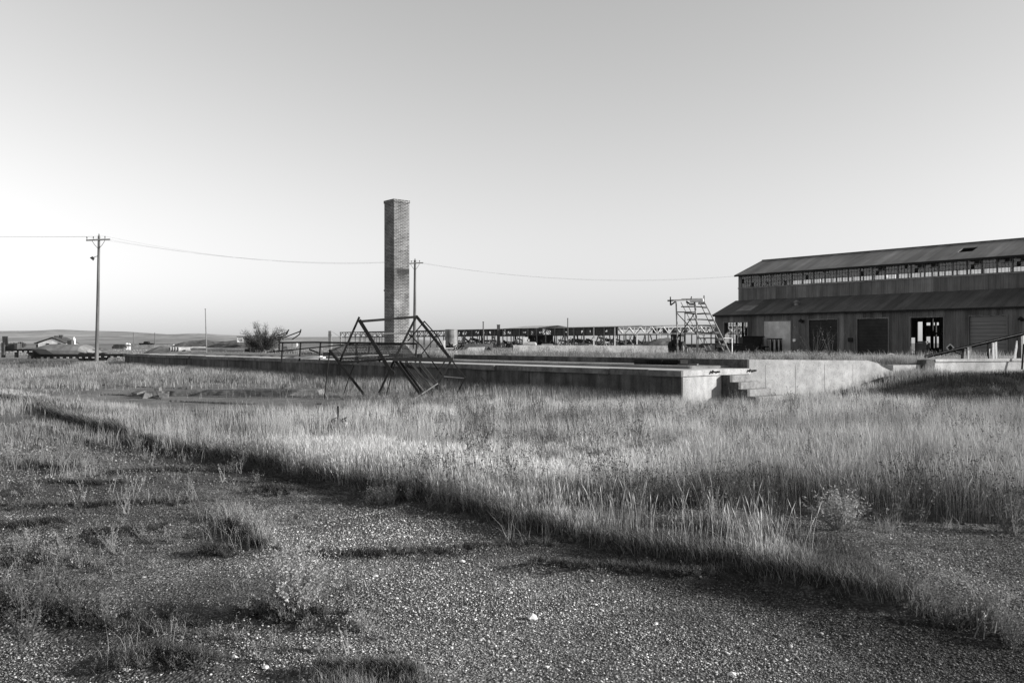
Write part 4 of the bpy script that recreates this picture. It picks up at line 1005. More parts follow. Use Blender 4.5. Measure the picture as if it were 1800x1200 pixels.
# ------------------------------------------------------------------ vehicles
def wheel(parent, c, axis_, r, w, hubm='offwhite', name='wheel'):
    c, axis_ = Vector(c), Vector(axis_).normalized(); b = MB(); b.ring(c, axis_, r * .55, r, w, 22)
    for k in range(18 if r > .6 else 0):
        a = 2 * math.pi * k / 18; x = axis_.cross(Vector((0, 0, 1))).normalized(); p = c + (x * math.cos(a) + Vector((0, 0, 1)) * math.sin(a)) * r; b.bar(p - axis_ * w * .5, p + axis_ * w * .5, .06, .05)
    o = b.build(name, M['tyre'], parent)
    b = MB(); b.tube(c - axis_ * w * .3, c + axis_ * w * .3, r * .56, n=18); b.tube(c - axis_ * w * .42, c + axis_ * w * .42, r * .2, n=12); b.build('rim', M[hubm], o); return o
H = Vector((.5, .87, 0)); S = Vector((.87, -.5, 0)); UPZ = Vector((0, 0, 1))
tr0 = P(1190, 614, 128); tr0.z = 0
tr = thing('tractor', 'old dark farm tractor with large rear wheels behind the scaffold steps', 'tractor', tuple(tr0), 0)
def T(a, b_, z): return tr0 + H * a + S * b_ + UPZ * z
Rt = Matrix((S, H, UPZ)).transposed()
for s in (-1, 1):
    wheel(tr, T(0, s * .85, .85), S, .85, .5, 'greymetal'); wheel(tr, T(2.4, s * .7, .55), S, .55, .3, 'greymetal')
b = MB(); b.box(T(1.4, 0, 1.15), (.75, 2.6, .9), Rt); b.box(T(2.0, 0, 1.6), (.8, 1.5, .45), Rt); b.box(T(0, 0, 1.05), (1.4, .9, .9), Rt); b.box(T(-.75, 0, .8), (1.0, .5, .5), Rt); b.build('body', M['black'], tr)
b = MB()
for s in (-1, 1): b.ring(T(0, s * .82, .85), S, .86, 1.02, .55, 14, 0.1, math.pi - .1)
b.build('mudguard', M['black'], tr)
b = MB(); b.box(T(.35, 0, 2.72), (1.6, 1.75, .24), Rt); b.box(T(-.42, 0, 1.75), (1.4, .08, .75), Rt); b.box(T(.3, .0, 1.6), (.7, .5, .8), Rt)
for a_ in (-.42, 1.1):
    for s in (-1, 1): b.bar(T(a_, s * .7, 1.2), T(a_, s * .7, 2.7), .16)
b.bar(T(-.42, -.2, 2.1), T(-.42, -.2, 2.7), .5, .1); b.build('cab', M['black'], tr)
b = MB(); b.quad(T(-.3, .74, 1.5), T(1.0, .74, 1.5), T(1.0, .74, 2.6), T(-.3, .74, 2.6)); b.quad(T(-.44, .12, 2.1), T(-.44, .62, 2.1), T(-.44, .62, 2.6), T(-.44, .12, 2.6)); b.build('cab_window', M['glass_clear'], tr)
b = MB(); b.tube(T(1.9, .2, 1.6), T(1.9, .2, 2.8), .08, n=8); b.build('exhaust', M['black'], tr)
# old truck
ot0 = P(1240, 614, 82); ot0.z = 0
ot = thing('old_truck', 'old pale-nosed truck with barred grille and dark box body behind the scaffold steps', 'truck', tuple(ot0), 0)
H = Vector((.97, -.243, 0)); S = Vector((-.243, -.97, 0)); KS = .68; Rt = Matrix((S * KS, H * KS, UPZ * KS)).transposed()
def T2(a, b_, z): return ot0 + H * (a * KS) + S * (b_ * KS) + UPZ * (z * (KS + .04))
b = MB(); b.box(T2(.7, 0, 1.0), (1.3, 1.3, .8), Rt); b.tube(T2(.05, 0, 1.25), T2(1.35, 0, 1.35), .40, .46, n=16); b.build('bonnet', M['greymetal'], ot)
b = MB()
for k in range(6): b.bar(T2(-.02, -.5 + k * .2, .65), T2(-.02, -.5 + k * .2, 1.5), .05)
b.build('grille', M['offwhite'], ot)
b = MB(); b.box(T2(1.9, 0, 1.7), (1.7, 1.1, 1.3), Rt); b.box(T2(1.9, 0, 2.42), (1.6, 1.2, .2), Rt); b.build('cab', M['black'], ot)
b = MB(); b.box(T2(1.9, .86, 1.9), (.02, .8, .5), Rt); b.box(T2(1.34, 0, 1.9), (1.4, .02, .5), Rt); b.build('cab_window', M['glass_clear'], ot)
b = MB(); b.box(T2(4.9, 0, 1.3), (2.3, 4.6, 1.3), Rt); b.box(T2(4.9, 0, .55), (1.0, 4.8, .3), Rt); b.box(T2(4.7, .2, 2.1), (2.0, 3.4, .3), Rt); b.build('box_body', M['black'], ot)
for a_ in (.7, 5.6):
    for s in (-1, 1): wheel(ot, T2(a_, s * .85, .48), S, .34, .22, 'greymetal')
# hopper wagon
hp0 = P(1318, 622, 85); hp0.z = 0
hp = thing('hopper_wagon', 'dark rusty hopper wagon in front of the gridded warehouse window', 'wagon', tuple(hp0), 0)
b = MB(); b.box(hp0 + Vector((0, 0, 1.0)), (1.85, 1.6, .95)); b.prism([(hp0.x - .9, hp0.y - .8, 1.48), (hp0.x + .95, hp0.y - .8, 1.48), (hp0.x + 1.1, hp0.y - .8, 2.3), (hp0.x - .95, hp0.y - .8, 2.22)], (0, 1.6, 0)); b.build('hopper', M['black'], hp)
b = MB()
for k in range(7): b.box(hp0 + Vector((-.85 + k * .28, -.83, 1.0)), (.05, .06, .95))
b.box(hp0 + Vector((.1, -.82, 2.25)), (2.3, .08, .1)); b.build('rib', M['rust'], hp)
b = MB(); b.box(hp0 + Vector((.1, 0, .42)), (2.6, .9, .16)); b.bar(hp0 + Vector((-1.2, 0, .4)), hp0 + Vector((-2.1, -.2, .1)), .1); b.build('chassis', M['black'], hp)
for x in (-.8, 1.1):
    for y in (-.75, .75): wheel(hp, hp0 + Vector((x, y, .34)), (0, 1, 0), .34, .2, 'greymetal')
# small engine stand + bench + rack
q = P(1342, 620, 84); q.z = 0; b = MB(); b.box(q + Vector((0, 0, 1.25)), (.85, .6, .12)); b.box(q + Vector((-.1, 0, .95)), (.4, .4, .5)); b.box(q + Vector((0, 0, .35)), (.7, .5, .7)); b.tube(q + Vector((-.35, 0, 1.3)), q + Vector((-.35, 0, 2.0)), .03, n=6); b.tube(q + Vector((-.1, 0, 1.3)), q + Vector((-.05, 0, 1.95)), .03, n=6); b.ring(q + Vector((.2, -.3, .3)), (0, 1, 0), .2, .3, .12, 16)
single('engine_stand', b, M['black'], 'dark engine on a stand between the hopper wagon and the tall rack', 'engine')
bn0 = P(1324, 622, 80); bn0.z = 0; bn = thing('white_bench', 'small white slatted bench on the ground below the hopper wagon', 'bench', tuple(bn0), 0)
b = MB(); b.box(bn0 + Vector((0, 0, .52)), (.85, .4, .07)); b.build('bench_top', M['white'], bn)
for x in (-.38, 0, .38): b = MB(); b.box(bn0 + Vector((x, -.12, .24)), (.06, .06, .5)); b.build('leg', M['white'], bn)
rk0 = P(1363, 622, 83); rk0.z = 0; rk = thing('steel_rack', 'tall open steel rack with hanging strips before the light sliding door', 'rack', tuple(rk0), 0)
b = MB()
for x in (-.62, -.22, .22, .62):
    b.bar(rk0 + Vector((x, 0, 0)), rk0 + Vector((x, 0, 2.0)), .06); b.bar(rk0 + Vector((x, .6, 0)), rk0 + Vector((x, .6, 2.0)), .06)
b.bar(rk0 + Vector((-.66, 0, 2.02)), rk0 + Vector((.66, 0, 2.02)), .1); b.bar(rk0 + Vector((-.66, .6, 2.02)), rk0 + Vector((.66, .6, 2.02)), .08); b.bar(rk0 + Vector((-.64, 0, .3)), rk0 + Vector((.64, 0, .3)), .05); b.build('rack_frame', M['black'], rk)
b = MB()
for x in (-.32, .12, .5): b.prism([(rk0.x + x, rk0.y + .1, .3), (rk0.x + x + .22, rk0.y + .1, .2), (rk0.x + x + .06, rk0.y + .1, 1.95), (rk0.x + x - .04, rk0.y + .1, 1.95)], (0, .03, 0))
b.build('hanging_strip', M['black'], rk)
b = MB(); q = P(1376, 622, 84); b.bar((q.x - .1, q.y, 1.7), (q.x + .12, q.y - .2, 0), .06); b.bar((q.x, q.y, 1.5), (q.x + .3, q.y - .2, 0), .05)
single('leaning_battens', b, M['wood_pale'], 'pale battens leaning beside the tall steel rack', 'battens')

# long flat far wall and yard pieces
b = MB(); a, c = P(902, 0, 134), P(1177, 0, 141); b.prism([(a.x, 134, -.2), (c.x, 141, -.2), (c.x, 141, 1.18), (a.x, 134, 1.3)], (0, .4, 0)); 
single('yard_wall', b, M['whitewash'], 'long low pale concrete wall beyond the platform weeds, left of the tractor', 'wall')
b = MB(); a, c = P(816, 0, 150), P(866, 0, 148); b.prism([(a.x, 150, -.2), (c.x, 148, -.2), (c.x, 148, 1.45), (a.x, 150, 1.5)], (0, .4, 0))
single('yard_wall', b, M['whitewash'], 'short pale block wall below the shed left of the masonry pillar', 'wall')
# tilted trough
th0 = P(842, 612, 84); th0.z = 0; th = thing('overturned_trough', 'overturned pale sheet-metal trough with a black open end in the grass', 'trough', tuple(th0), 0)
b = MB(); x0, x1 = P(816, 0, 84).x, P(852, 0, 84).x; b.prism([(x0, 83.5, .55), (x0 + .05, 83.5, .95), (x0 + .5, 83.5, 1.2), (x1, 83.5, 1.22), (x1, 83.5, .5)], (0, 1.0, 0)); b.build('trough_side', M['white'], th)
b = MB(); b.prism([(x1 - .15, 83.45, .55), (x1 + .4, 83.45, 1.28), (x1 + .95, 83.45, .55)], (0, 1.0, 0)); b.build('open_end', M['black'], th)
b = MB(); b.prism([(x0 + .2, 83.8, -.1), (x1 + .5, 83.8, -.1), (x1 + .5, 83.8, .5), (x0 + .2, 83.8, .5)], (0, .5, 0)); b.build('support', M['rust'], th)
q = P(784, 606, 100); b = MB(); b.box((q.x, q.y, 1.0), (1.7, .5, .1))
single('pale_board', b, M['wood_pale'], 'pale board lying in the yard grass left of the trough', 'board')
b = MB()
for k in range(16): q = P(random.uniform(786, 806), 600, 120); z = random.uniform(1.0, 1.7); b.bar((q.x, 120 + random.uniform(-1, 1), random.uniform(0, 1)), (q.x + random.uniform(-1.3, 1.3), 120, z), random.uniform(.06, .16))
single('scrap_frame', b, M['rust'], 'tangled dark scrap metal below the upright steel tank', 'scrap')
# tank trailer & wagon before shed
q0 = P(928, 600, 150); q0.z = 0; tk = thing('tank_trailer', 'pale horizontal tank on a trailer under the shed, right of the masonry pillar', 'trailer', tuple(q0), 0)
b = MB(); b.tube(q0 + Vector((-.9, 0, 1.35)), q0 + Vector((1.3, 0, 1.35)), .45, n=16); b.tube(q0 + Vector((1.3, 0, 1.35)), q0 + Vector((1.55, 0, 1.35)), .45, .2, n=16); b.build('tank', M['offwhite'], tk)
b = MB(); b.box(q0 + Vector((-1.0, .2, 1.15)), (.6, .8, .7)); b.box(q0 + Vector((0, 0, .75)), (3.0, .8, .18)); b.build('pump_box', M['greymetal'], tk)
b = MB(); b.box(q0 + Vector((-.4, 1.5, 2.2)), (.9, .6, 1.0)); b.box(q0 + Vector((.1, 1.5, 2.1)), (.4, .6, .4)); b.build('overhead_bin', M['white'], tk)
for x in (-1.0, 1.0): wheel(tk, q0 + Vector((x, -.45, .4)), (0, 1, 0), .4, .2, 'offwhite')
q0 = P(962, 600, 148); q0.z = 0; wg = thing('flat_wagon', 'low flat wagon loaded with boards, right of the tank trailer', 'wagon', tuple(q0), 0)
b = MB(); b.box(q0 + Vector((0, 0, 1.3)), (2.0, 1.2, .35)); b.build('board_load', M['wood_flat'], wg); b = MB(); b.box(q0 + Vector((0, 0, .9)), (2.3, 1.2, .2)); b.bar(q0 + Vector((1.1, 0, .9)), q0 + Vector((2.0, 0, .5)), .1); b.box(q0 + Vector((0, 0, 1.62)), (1.6, .9, .12)); b.build('deck', M['rust'], wg)
for x in (-.8, .8): wheel(wg, q0 + Vector((x, -.6, .38)), (0, 1, 0), .38, .2, 'rust')

# ------------------------------------------------------------------ far left
def flat_trailer():
    o0 = P(130, 626, 78); o0.z = 0
    t = thing('flatbed_trailer', 'long dark lowbed trailer with gooseneck parked past the grass on the left', 'trailer', tuple(o0), 0)
    X = lambda px: P(px, 0, 78).x; Z = lambda py: P(0, py, 78).z
    b = MB(); b.prism([(X(31), 77, Z(607.5)), (X(58), 77, Z(607)), (X(66), 77, Z(608)), (X(79), 77, Z(616)), (X(150), 77, Z(616.5)), (X(225), 77, Z(615.5)), (X(225), 77, Z(619.5)), (X(180), 77, Z(623)), (X(80), 77, Z(623.5)), (X(72), 77, Z(624)), (X(55), 77, Z(612.5)), (X(31), 77, Z(611))], (0, 2.4, 0)); b.build('deck', M['black'], t)
    b = MB()
    for px in list(range(38, 68, 9)): b.box((X(px), 76.98, Z(611.5)), (.24, .03, .06))
    for px in list(range(85, 222, 11)): b.box((X(px), 76.98, Z(622) if px < 180 else Z(620.5)), (.22, .03, .06))
    b.build('reflector_strip', M['white'], t)
    b = MB(); b.bar((X(65), 77.2, Z(620)), (X(65), 77.2, .2), .12); b.bar((X(73), 77.2, Z(620)), (X(73), 77.2, .1), .12); b.build('landing_leg', M['black'], t)
    for px in (152, 164, 176, 188): wheel(t, (X(px), 77.3, .38), (0, 1, 0), .38, .5, 'greymetal')
flat_trailer()
q = [P(px, py, 84) for px, py in ((70, 612), (168, 612))]
b = MB()
ring_n = 10; prev = None; vs = []; sec = [(67, 0.2), (74, .8), (90, 1.0), (115, 1.0), (121, .96), (140, 1), (152, .95), (163, .62), (170, .15)]
for px, h in sec:
    x = P(px, 0, 84).x
    for i in range(ring_n + 1):
        a = math.pi * i / ring_n; vs.append((x, 84 - 1.9 * math.cos(a), .3 + 1.22 * h * math.sin(a) ** .6 if 0 < i < ring_n else -.1))
fs = []
for s in range(len(sec) - 1):
    for i in range(ring_n): o_ = s * (ring_n + 1) + i; fs.append((o_, o_ + 1, o_ + ring_n + 2, o_ + ring_n + 1))
b.add(vs, fs); b.tube(P(163, 607.5, 82.5), P(172, 611, 82.5), .08, n=6); b.box(P(106, 606, 83), (.8, .4, .2), Matrix.Rotation(.2, 3, 'Y'))
single('tarped_load', b, M['tarp'], 'long pale tarpaulin-covered heap behind the lowbed trailer', 'tarpaulin')
b = MB()
for k in range(4): b.bar(P(5.0 + 2.6 * k, 585, 79), P(6.0 + 2.4 * k, 598, 79), .1)
b.prism([P(5, 598, 79.2), P(30, 598, 79.2), P(30, 611, 79.2), P(5, 611, 79.2)], (0, .8, 0)); b.bar(P(6, 596, 79), P(6, 622, 79), .25); b.bar(P(29, 597, 79), P(29, 622, 79), .25)
single('slatted_bin', b, M['shed_dark'], 'dark slatted timber bin with tall stakes at the trailer gooseneck', 'bin')
hs0 = P(88, 608, 300); hs0.z = -.6
hs = thing('farmhouse', 'small white gabled farmhouse below the distant hills', 'house', tuple(hs0), 0)
X = lambda px: P(px, 0, 300).x; Z = lambda py: P(0, py, 300).z
b = MB(); b.prism([(X(67), 300, -.8), (X(114.5), 300, -.8), (X(114.5), 300, Z(598)), (X(91.5), 300, Z(589)), (X(67), 300, Z(597.5))], (0, 9, 0)); b.build('wall', M['white'], hs)
b = MB(); ov = -.25
for a, c in (((60, 598), (92, 587.6)), ((92, 587.6), (116, 598))): 
    p0, p1 = (X(a[0]), 300 + ov, Z(a[1])), (X(c[0]), 300 + ov, Z(c[1])); b.prism([p0, p1, (p1[0], p1[1], p1[2] + .3), (p0[0], p0[1], p0[2] + .3)], (0, 9.6, 0))
rf = b.build('roof', M['shed_dark'], hs); b = MB(); b.box((X(87.5), 304, Z(586.5)), (1.0, .8, 1.0)); b.box((X(96.5), 304, Z(586.5)), (1.3, .8, 1.6)); b.build('chimney', M['concrete_dark'], rf)
for px in (84, 104): b = MB(); b.box((X(px), 299.95, Z(600.5)), (1.1, .1, 1.3)); b.build('window', M['black'], hs)
b = MB(); b.prism([(X(62), 300.5, -.8), (X(67), 300.5, -.8), (X(67), 300.5, Z(599)), (X(62), 300.5, Z(599))], (0, 8, 0)); b.build('porch', M['shed_dark'], hs)
b = MB(); b.bar((X(30), 290, Z(605.5)), (X(63), 290, Z(605.2)), .3, 1.3)
single('low_wall', b, M['whitewash'], 'pale low wall left of the farmhouse', 'wall')
q = P(124.5, 605, 260); b = MB(); b.box((q.x, q.y, .9), (1.2, 2, 3.0)); b.box((q.x - 1.3, q.y, .3), (1.4, 2, 1.6))
single('pump_shed', b, M['shed_dark'], 'small dark shed right of the farmhouse', 'shed')
q = P(130, 605, 262); b = MB(); b.tube((q.x, q.y, -.6), (q.x, q.y, 2.9), .45, n=14); b.tube((q.x, q.y, 2.9), (q.x, q.y, 3.5), .45, .1, n=14)
single('grain_silo', b, M['white'], 'narrow white silo beside the small dark shed', 'silo')
b = MB(); b.prism([P(199, 603, 230), P(221, 603, 230), P(221, 600, 230), P(217, 599.3, 230), P(203, 599.3, 230), P(199, 600, 230)], (0, 3, 0)); b.box(P(210, 604.5, 231), (3.2, 2, .7))
single('long_shed', b, M['shed_dark'], 'low long dark shed between the farm silo and the distant poles', 'shed')
for i, (px, w, h) in enumerate(((223, 1.0, 1.2), (227, .8, 1.0))):
    q = P(px, 601.5, 240); b = MB(); b.tube((q.x, q.y, q.z - 1.2), (q.x, q.y, q.z + h * .5), w / 2, n=12); b.tube((q.x, q.y, q.z + h * .5), (q.x, q.y, q.z + h * .5 + .2), w / 2, .1, n=12)
    single('water_tank', b, M['white'], ('small white tank at the end of the low long shed', 'smaller white tank set apart from the low long shed')[i], 'tank')
pk0 = P(258, 602, 300); pk0.z = P(0, 600, 300).z; pk = thing('pickup_truck', 'distant dark pickup truck parked below the hills', 'pickup', tuple(pk0), 0)
b = MB(); b.box(pk0 + Vector((0, 0, .35)), (4.8, 1.8, .6)); b.prism([(pk0.x - .9, pk0.y - .8, pk0.z + .65), (pk0.x + .9, pk0.y - .8, pk0.z + .65), (pk0.x + .6, pk0.y - .8, pk0.z + 1.2), (pk0.x - .6, pk0.y - .8, pk0.z + 1.2)], (0, 1.6, 0)); b.build('body', M['black'], pk)
for x in (-1.5, 1.5): wheel(pk, pk0 + Vector((x, -.9, .05)), (0, 1, 0), .38, .2, 'greymetal')
b = MB(); b.prism([P(237, 606, 200), P(304, 604, 200), P(304, 599, 200), P(237, 600.5, 200)], (0, 1, 0))
single('low_wall', b, M['whitewash'], 'long pale low wall under the distant pickup', 'wall')
# culvert pipes
rv_dir = Vector((.75, .66, 0)).normalized()
base_p = None
for i, px in enumerate((298.5, 303, 307.5, 312.5)):
    a = P(px, 607.8, 92); L_ = 1.1 if i < 3 else 3.0
    e = a + rv_dir * L_; t = thing('culvert_pipe', ('leftmost concrete culvert pipe of the row of four', 'second concrete culvert pipe of the row of four', 'third concrete culvert pipe of the row of four', 'rightmost and longest culvert pipe of the row of four')[i], 'pipe', (a.x, a.y, a.z - .27), 0, group='concrete culvert pipes')
    b = MB(); ax = (e - a).normalized()
    n = 16; vs = []; xx = ax.cross(UPZ).normalized(); yy_ = xx.cross(ax)
    for p in (a, e):
        for rr in (.26, .2):
            for k in range(n): an = 2 * math.pi * k / n; vs.append(p + (xx * math.cos(an) + yy_ * math.sin(an)) * rr)
    fs = []
    for k in range(n):
        j = (k + 1) % n; fs += [(k, j, 2 * n + j, 2 * n + k), (n + k, 3 * n + k, 3 * n + j, n + j), (k, n + k, n + j, j), (2 * n + k, 2 * n + j, 3 * n + j, 3 * n + k)]
    b.add(vs, fs); b.build('pipe_wall', M['offwhite'], t)
    b = MB(); b.tube(a + ax * .5, a + ax * .52, .2, n=n); b.build('pipe_plug', M['black'], t)
b = MB(); a, c = P(338, 607, 92), P(458, 609.5, 88); b.tube(a, c, .16, n=12); b.tube(c, c + (c - a).normalized() * .1, .19, n=12); b.tube(a, a - (c - a).normalized() * .1, .19, n=12)
single('long_pipe', b, M['offwhite'], 'long pale pipe lying behind the platform beside the culvert pipes', 'pipe')
for px, py, d, lb in ((457, 609.5, 60, 'black end of the nearest pipe lying under the bush'), (462, 609.5, 61, 'black pipe end beside the nearest one under the bush'), (477, 608, 62, 'black pipe end further right under the bush'), (511, 612.5, 55, 'dark pipe lying right of the bush behind the railing')):
    a = P(px, py, d); e = a + Vector((-1.6, 1.8, 0)); b = MB(); b.tube(a, e, .11, n=12); b.ring(a, (e - a), .08, .13, .08, 12); single('iron_pipe', b, M['black'], lb, 'pipe', group='iron pipes under the bush')
# derelict white frame hut on the bank
r0 = P(427, 594, 145); rv = thing('hut_frame', 'small white derelict hut frame on the dark bank left of the bush', 'hut', tuple(r0), 0)
X = lambda px: P(px, 0, 145).x; Z = lambda py: P(0, py, 145).z
b = MB()
for px in (417.5, 426.5, 436.5): b.bar((X(px), 145, Z(594)), (X(px), 145, Z(586)), .14)
b.bar((X(417), 145, Z(586)), (X(437), 145, Z(586)), .16); b.bar((X(417), 145, Z(590)), (X(427), 145, Z(590)), .12); b.box((X(431.5), 145.2, Z(589)), (1.0, .1, .5)); b.bar((X(417), 146.5, Z(586)), (X(437), 146.5, Z(586)), .12); b.build('frame', M['white'], rv)
b = MB(); b.box((X(427), 145.8, Z(585.3)), (2.1, 1.9, .1)); b.build('roof', M['greymetal'], rv); b = MB(); b.box((X(422), 145.1, Z(592.3)), (.85, .1, .38)); b.box((X(427), 145.8, Z(594.6)), (2.0, 1.6, .2)); b.build('side_panel', M['white'], rv)
# feeder with two curved arms
fd0 = P(490, 603, 70); fd0.z = .0
fd = thing('boom_frame', 'rusty machine frame with two upswept curved arms right of the bush', 'machine frame', tuple(fd0), 0)
def Z3(x, y, d=70): return P(400 + x / 7.5, 540 + y / 7.5, d)
for pts in ([(640, 332), (785, 285), (800, 262), (808, 248)], [(800, 262), (780, 305), (690, 360)], [(715, 365), (950, 275), (966, 262), (966, 243)], [(966, 268), (945, 315), (855, 376)]):
    b = MB(); b.path([Z3(*p, 70 if pts[0][0] < 700 else 69) for p in pts], .05, 6); b.build('curved_arm', M['rust'], fd)
b = MB(); b.tube(Z3(682, 345), Vector((Z3(682, 345).x, 70, -.1)), .08, n=8); b.box(Z3(682, 360), (.25, .3, .3)); b.bar(Z3(505, 372), Z3(700, 372), .1); b.bar(Z3(520, 395), Z3(700, 390), .08); b.bar(Z3(720, 378), Z3(860, 378), .05); b.build('mast', M['rust'], fd)
q = P(501, 597, 75); b = MB(); b.box((q.x, 75, 1.5), (1.5, .8, .35)); b.tube((q.x + .9, 74.6, 1.45), (q.x + .9, 75.2, 1.45), .22, n=12); b.box((q.x, 75, .6), (.3, .3, 1.4))
single('pale_machine_hood', b, M['offwhite'], 'pale machine hood in the yard behind the pipe railing', 'machine')

# ------------------------------------------------------------------ things in the near ground
b = MB(); a, c = G(283, 690), G(558, 688); b.prism([(a.x, a.y, -.1), (c.x, c.y, -.1), (c.x + .05, c.y, .02), (c.x, c.y, .15), (a.x, a.y, .15)], (0, .9, 0))
single('concrete_kerb', b, M['concrete_edge'], 'dark-edged broken concrete slab lip lying across the weedy yard', 'kerb')
random.seed(5)
for k in range(12):
    b = MB()
    q = G(random.uniform(243, 292), random.uniform(684, 694)); b.box((q.x, q.y, random.uniform(.0, .1)), (random.uniform(.15, .45), random.uniform(.15, .3), random.uniform(.08, .2)), Matrix.Rotation(random.uniform(0, 3), 3, 'Z') @ Matrix.Rotation(random.uniform(-.4, .4), 3, 'X'))
    single('concrete_chunk', b, M['concrete_edge'], 'broken concrete chunk in the rubble at the end of the slab lip', 'rubble', group='broken concrete chunks')
vp0 = G(596, 746); vp = thing('capped_pipe', 'thin upright pipe with two metal caps standing in the tall grass', 'pipe', tuple(vp0), 0)
b = MB(); b.tube(vp0 + Vector((-.01, 0, -.05)), P(594, 707.5, vp0.y), .02, n=8); b.build('stem', M['rust'], vp)
for px, py in ((586, 733.5), (604, 733)):
    q = P(px, py, vp0.y - .05); b = MB(); b.ring(q, (.5, -1, .2), .018, .045, .03, 14); b.tube(q, q + Vector((.0, .02, -.12)), .015, n=6); b.tube(q + Vector((-.02, 0, .03)), q + Vector((.06, 0, .06)), .012, n=6); b.build('cap', M['black'], vp)
b = MB(); b.box(P(606, 738.5, vp0.y), (.075, .06, .06), Matrix.Rotation(.4, 3, 'Y')); b.build('tag_plate', M['white'], vp)
def rock(px, py, sx, sy, sz, lb, m='stone'):
    q = G(px, py); r_ = np.random.default_rng(int(px)); b = MB(); ph = (1 + 5 ** .5) / 2
    vs = [(-1, ph, 0), (1, ph, 0), (-1, -ph, 0), (1, -ph, 0), (0, -1, ph), (0, 1, ph), (0, -1, -ph), (0, 1, -ph), (ph, 0, -1), (ph, 0, 1), (-ph, 0, -1), (-ph, 0, 1)]
    fs = [(0, 11, 5), (0, 5, 1), (0, 1, 7), (0, 7, 10), (0, 10, 11), (1, 5, 9), (5, 11, 4), (11, 10, 2), (10, 7, 6), (7, 1, 8), (3, 9, 4), (3, 4, 2), (3, 2, 6), (3, 6, 8), (3, 8, 9), (4, 9, 5), (2, 4, 11), (6, 2, 10), (8, 6, 7), (9, 8, 1)]
    b.add([(v[0] / 1.9 * sx * r_.uniform(.7, 1.2), v[1] / 1.9 * sy * r_.uniform(.7, 1.2), v[2] / 1.9 * sz * r_.uniform(.7, 1.2)) for v in vs], fs)
    z0_ = float(gz(q.x, q.y)); b.v = [(v[0] + q.x, v[1] + q.y, v[2] + z0_ + sz * .5) for v in b.v]; single('rock', b, M[m], lb, 'rock', group='pale stones on the gravel')
rock(936, 1084, .034, .03, .022, 'bright white stone alone in the middle of the gravel')
rock(1286, 1184, .025, .02, .014, 'flat pale stone near the lower edge of the gravel')
rock(467, 1168, .022, .02, .012, 'small pale stone on the gravel left of the lower grass tuft')
rock(1153, 1092, .014, .012, .01, 'tiny pale stone right of the brightest white stone')
rock(898, 1037, .017, .012, .01, 'small pale stone beyond the brightest white stone')
rock(812, 982, .03, .02, .012, 'pale stone beside the crack across the gravel')
rock(660, 1007, .022, .016, .01, 'pale stone right of the leafy shrub on the gravel')

# ------------------------------------------------------------------ vegetation
def trimesh(name, V, T, tone, m, kind='stuff', parent=None):
    me = bpy.data.meshes.new(name)
    V = np.ascontiguousarray(V, np.float32); T = np.ascontiguousarray(T, np.int32)
    me.vertices.add(len(V)); me.vertices.foreach_set('co', V.ravel())
    me.loops.add(T.size); me.loops.foreach_set('vertex_index', T.ravel())
    me.polygons.add(len(T)); me.polygons.foreach_set('loop_start', (np.arange(len(T)) * 3).astype(np.int32))
    me.update(calc_edges=True)
    a = me.attributes.new('tone', 'FLOAT', 'POINT'); a.data.foreach_set('value', np.ascontiguousarray(tone, np.float32))
    me.materials.append(m)
    o = bpy.data.objects.new(name, me); COL.objects.link(o)
    if kind: o['kind'] = kind
    if parent is not None: o.parent = parent
    return o
def blades(X, Y, Z, H, W, tone, lean=.18, head=None, bias=(-.05, 0), headtone=1.25):
    """curved tapering blades; head = fraction of H with a seed head (array bool) -> fine lod"""
    n = len(X); az = rng.uniform(0, 2 * np.pi, n); la = rng.uniform(0, 2 * np.pi, n); lm = H * lean * rng.uniform(.1, 1.6, n)
    lx, ly = np.cos(la) * lm + bias[0] * H, np.sin(la) * lm + bias[1] * H
    wx, wy = np.cos(az) * W / 2, np.sin(az) * W / 2
    if head is None:
        lev = [(0, .9), (.5, .7), (1, 0)]
    else:
        lev = [(0, .7), (.45, .55), (.74, .45), (.86, 1.5), (1, 0)]
    vs = []; tn = []
    for t, w in lev:
        cx_, cy_, cz_ = X + lx * t ** 1.8, Y + ly * t ** 1.8, Z + H * t * (1 - .12 * lean * t)
        tt = tone * (headtone if (head is not None and t > .8) else 1)
        if w > 0: vs += [np.stack([cx_ - wx * w, cy_ - wy * w, cz_], 1), np.stack([cx_ + wx * w, cy_ + wy * w, cz_], 1)]; tn += [tt, tt]
        else: vs += [np.stack([cx_, cy_, cz_], 1)]; tn += [tt]
    k = len(vs); V = np.stack(vs, 1).reshape(-1, 3); Tn = np.stack(tn, 1).ravel()
    tri = []
    for i in range(len(lev) - 2): a = 2 * i; tri += [(a, a + 1, a + 3), (a, a + 3, a + 2)]
    tri += [(k - 3, k - 2, k - 1)]
    T = (np.arange(n)[:, None, None] * k + np.array(tri)[None]).reshape(-1, 3)
    return V, T, Tn
class Acc:
    def __init__(s): s.V = []; s.T = []; s.N = []; s.n = 0
    def add(s, V, T, N): s.V.append(V); s.T.append(T + s.n); s.N.append(N); s.n += len(V)
    def out(s, name, m, **k): return trimesh(name, np.concatenate(s.V), np.concatenate(s.T), np.concatenate(s.N), m, **k)
def sample(n, y0, y1, x0f=-.72, x1f=.72, power=1.0):
    """points over the wedge in front, density per square metre falling with distance^power"""
    u = rng.random(n); e = 2 - power
    Y = (y0 ** e + u * (y1 ** e - y0 ** e)) ** (1 / e) if abs(e) > 1e-6 else y0 * (y1 / y0) ** u
    X = (rng.uniform(x0f, x1f, n)) * Y + rng.uniform(-1, 1, n) * .8
    return X, Y

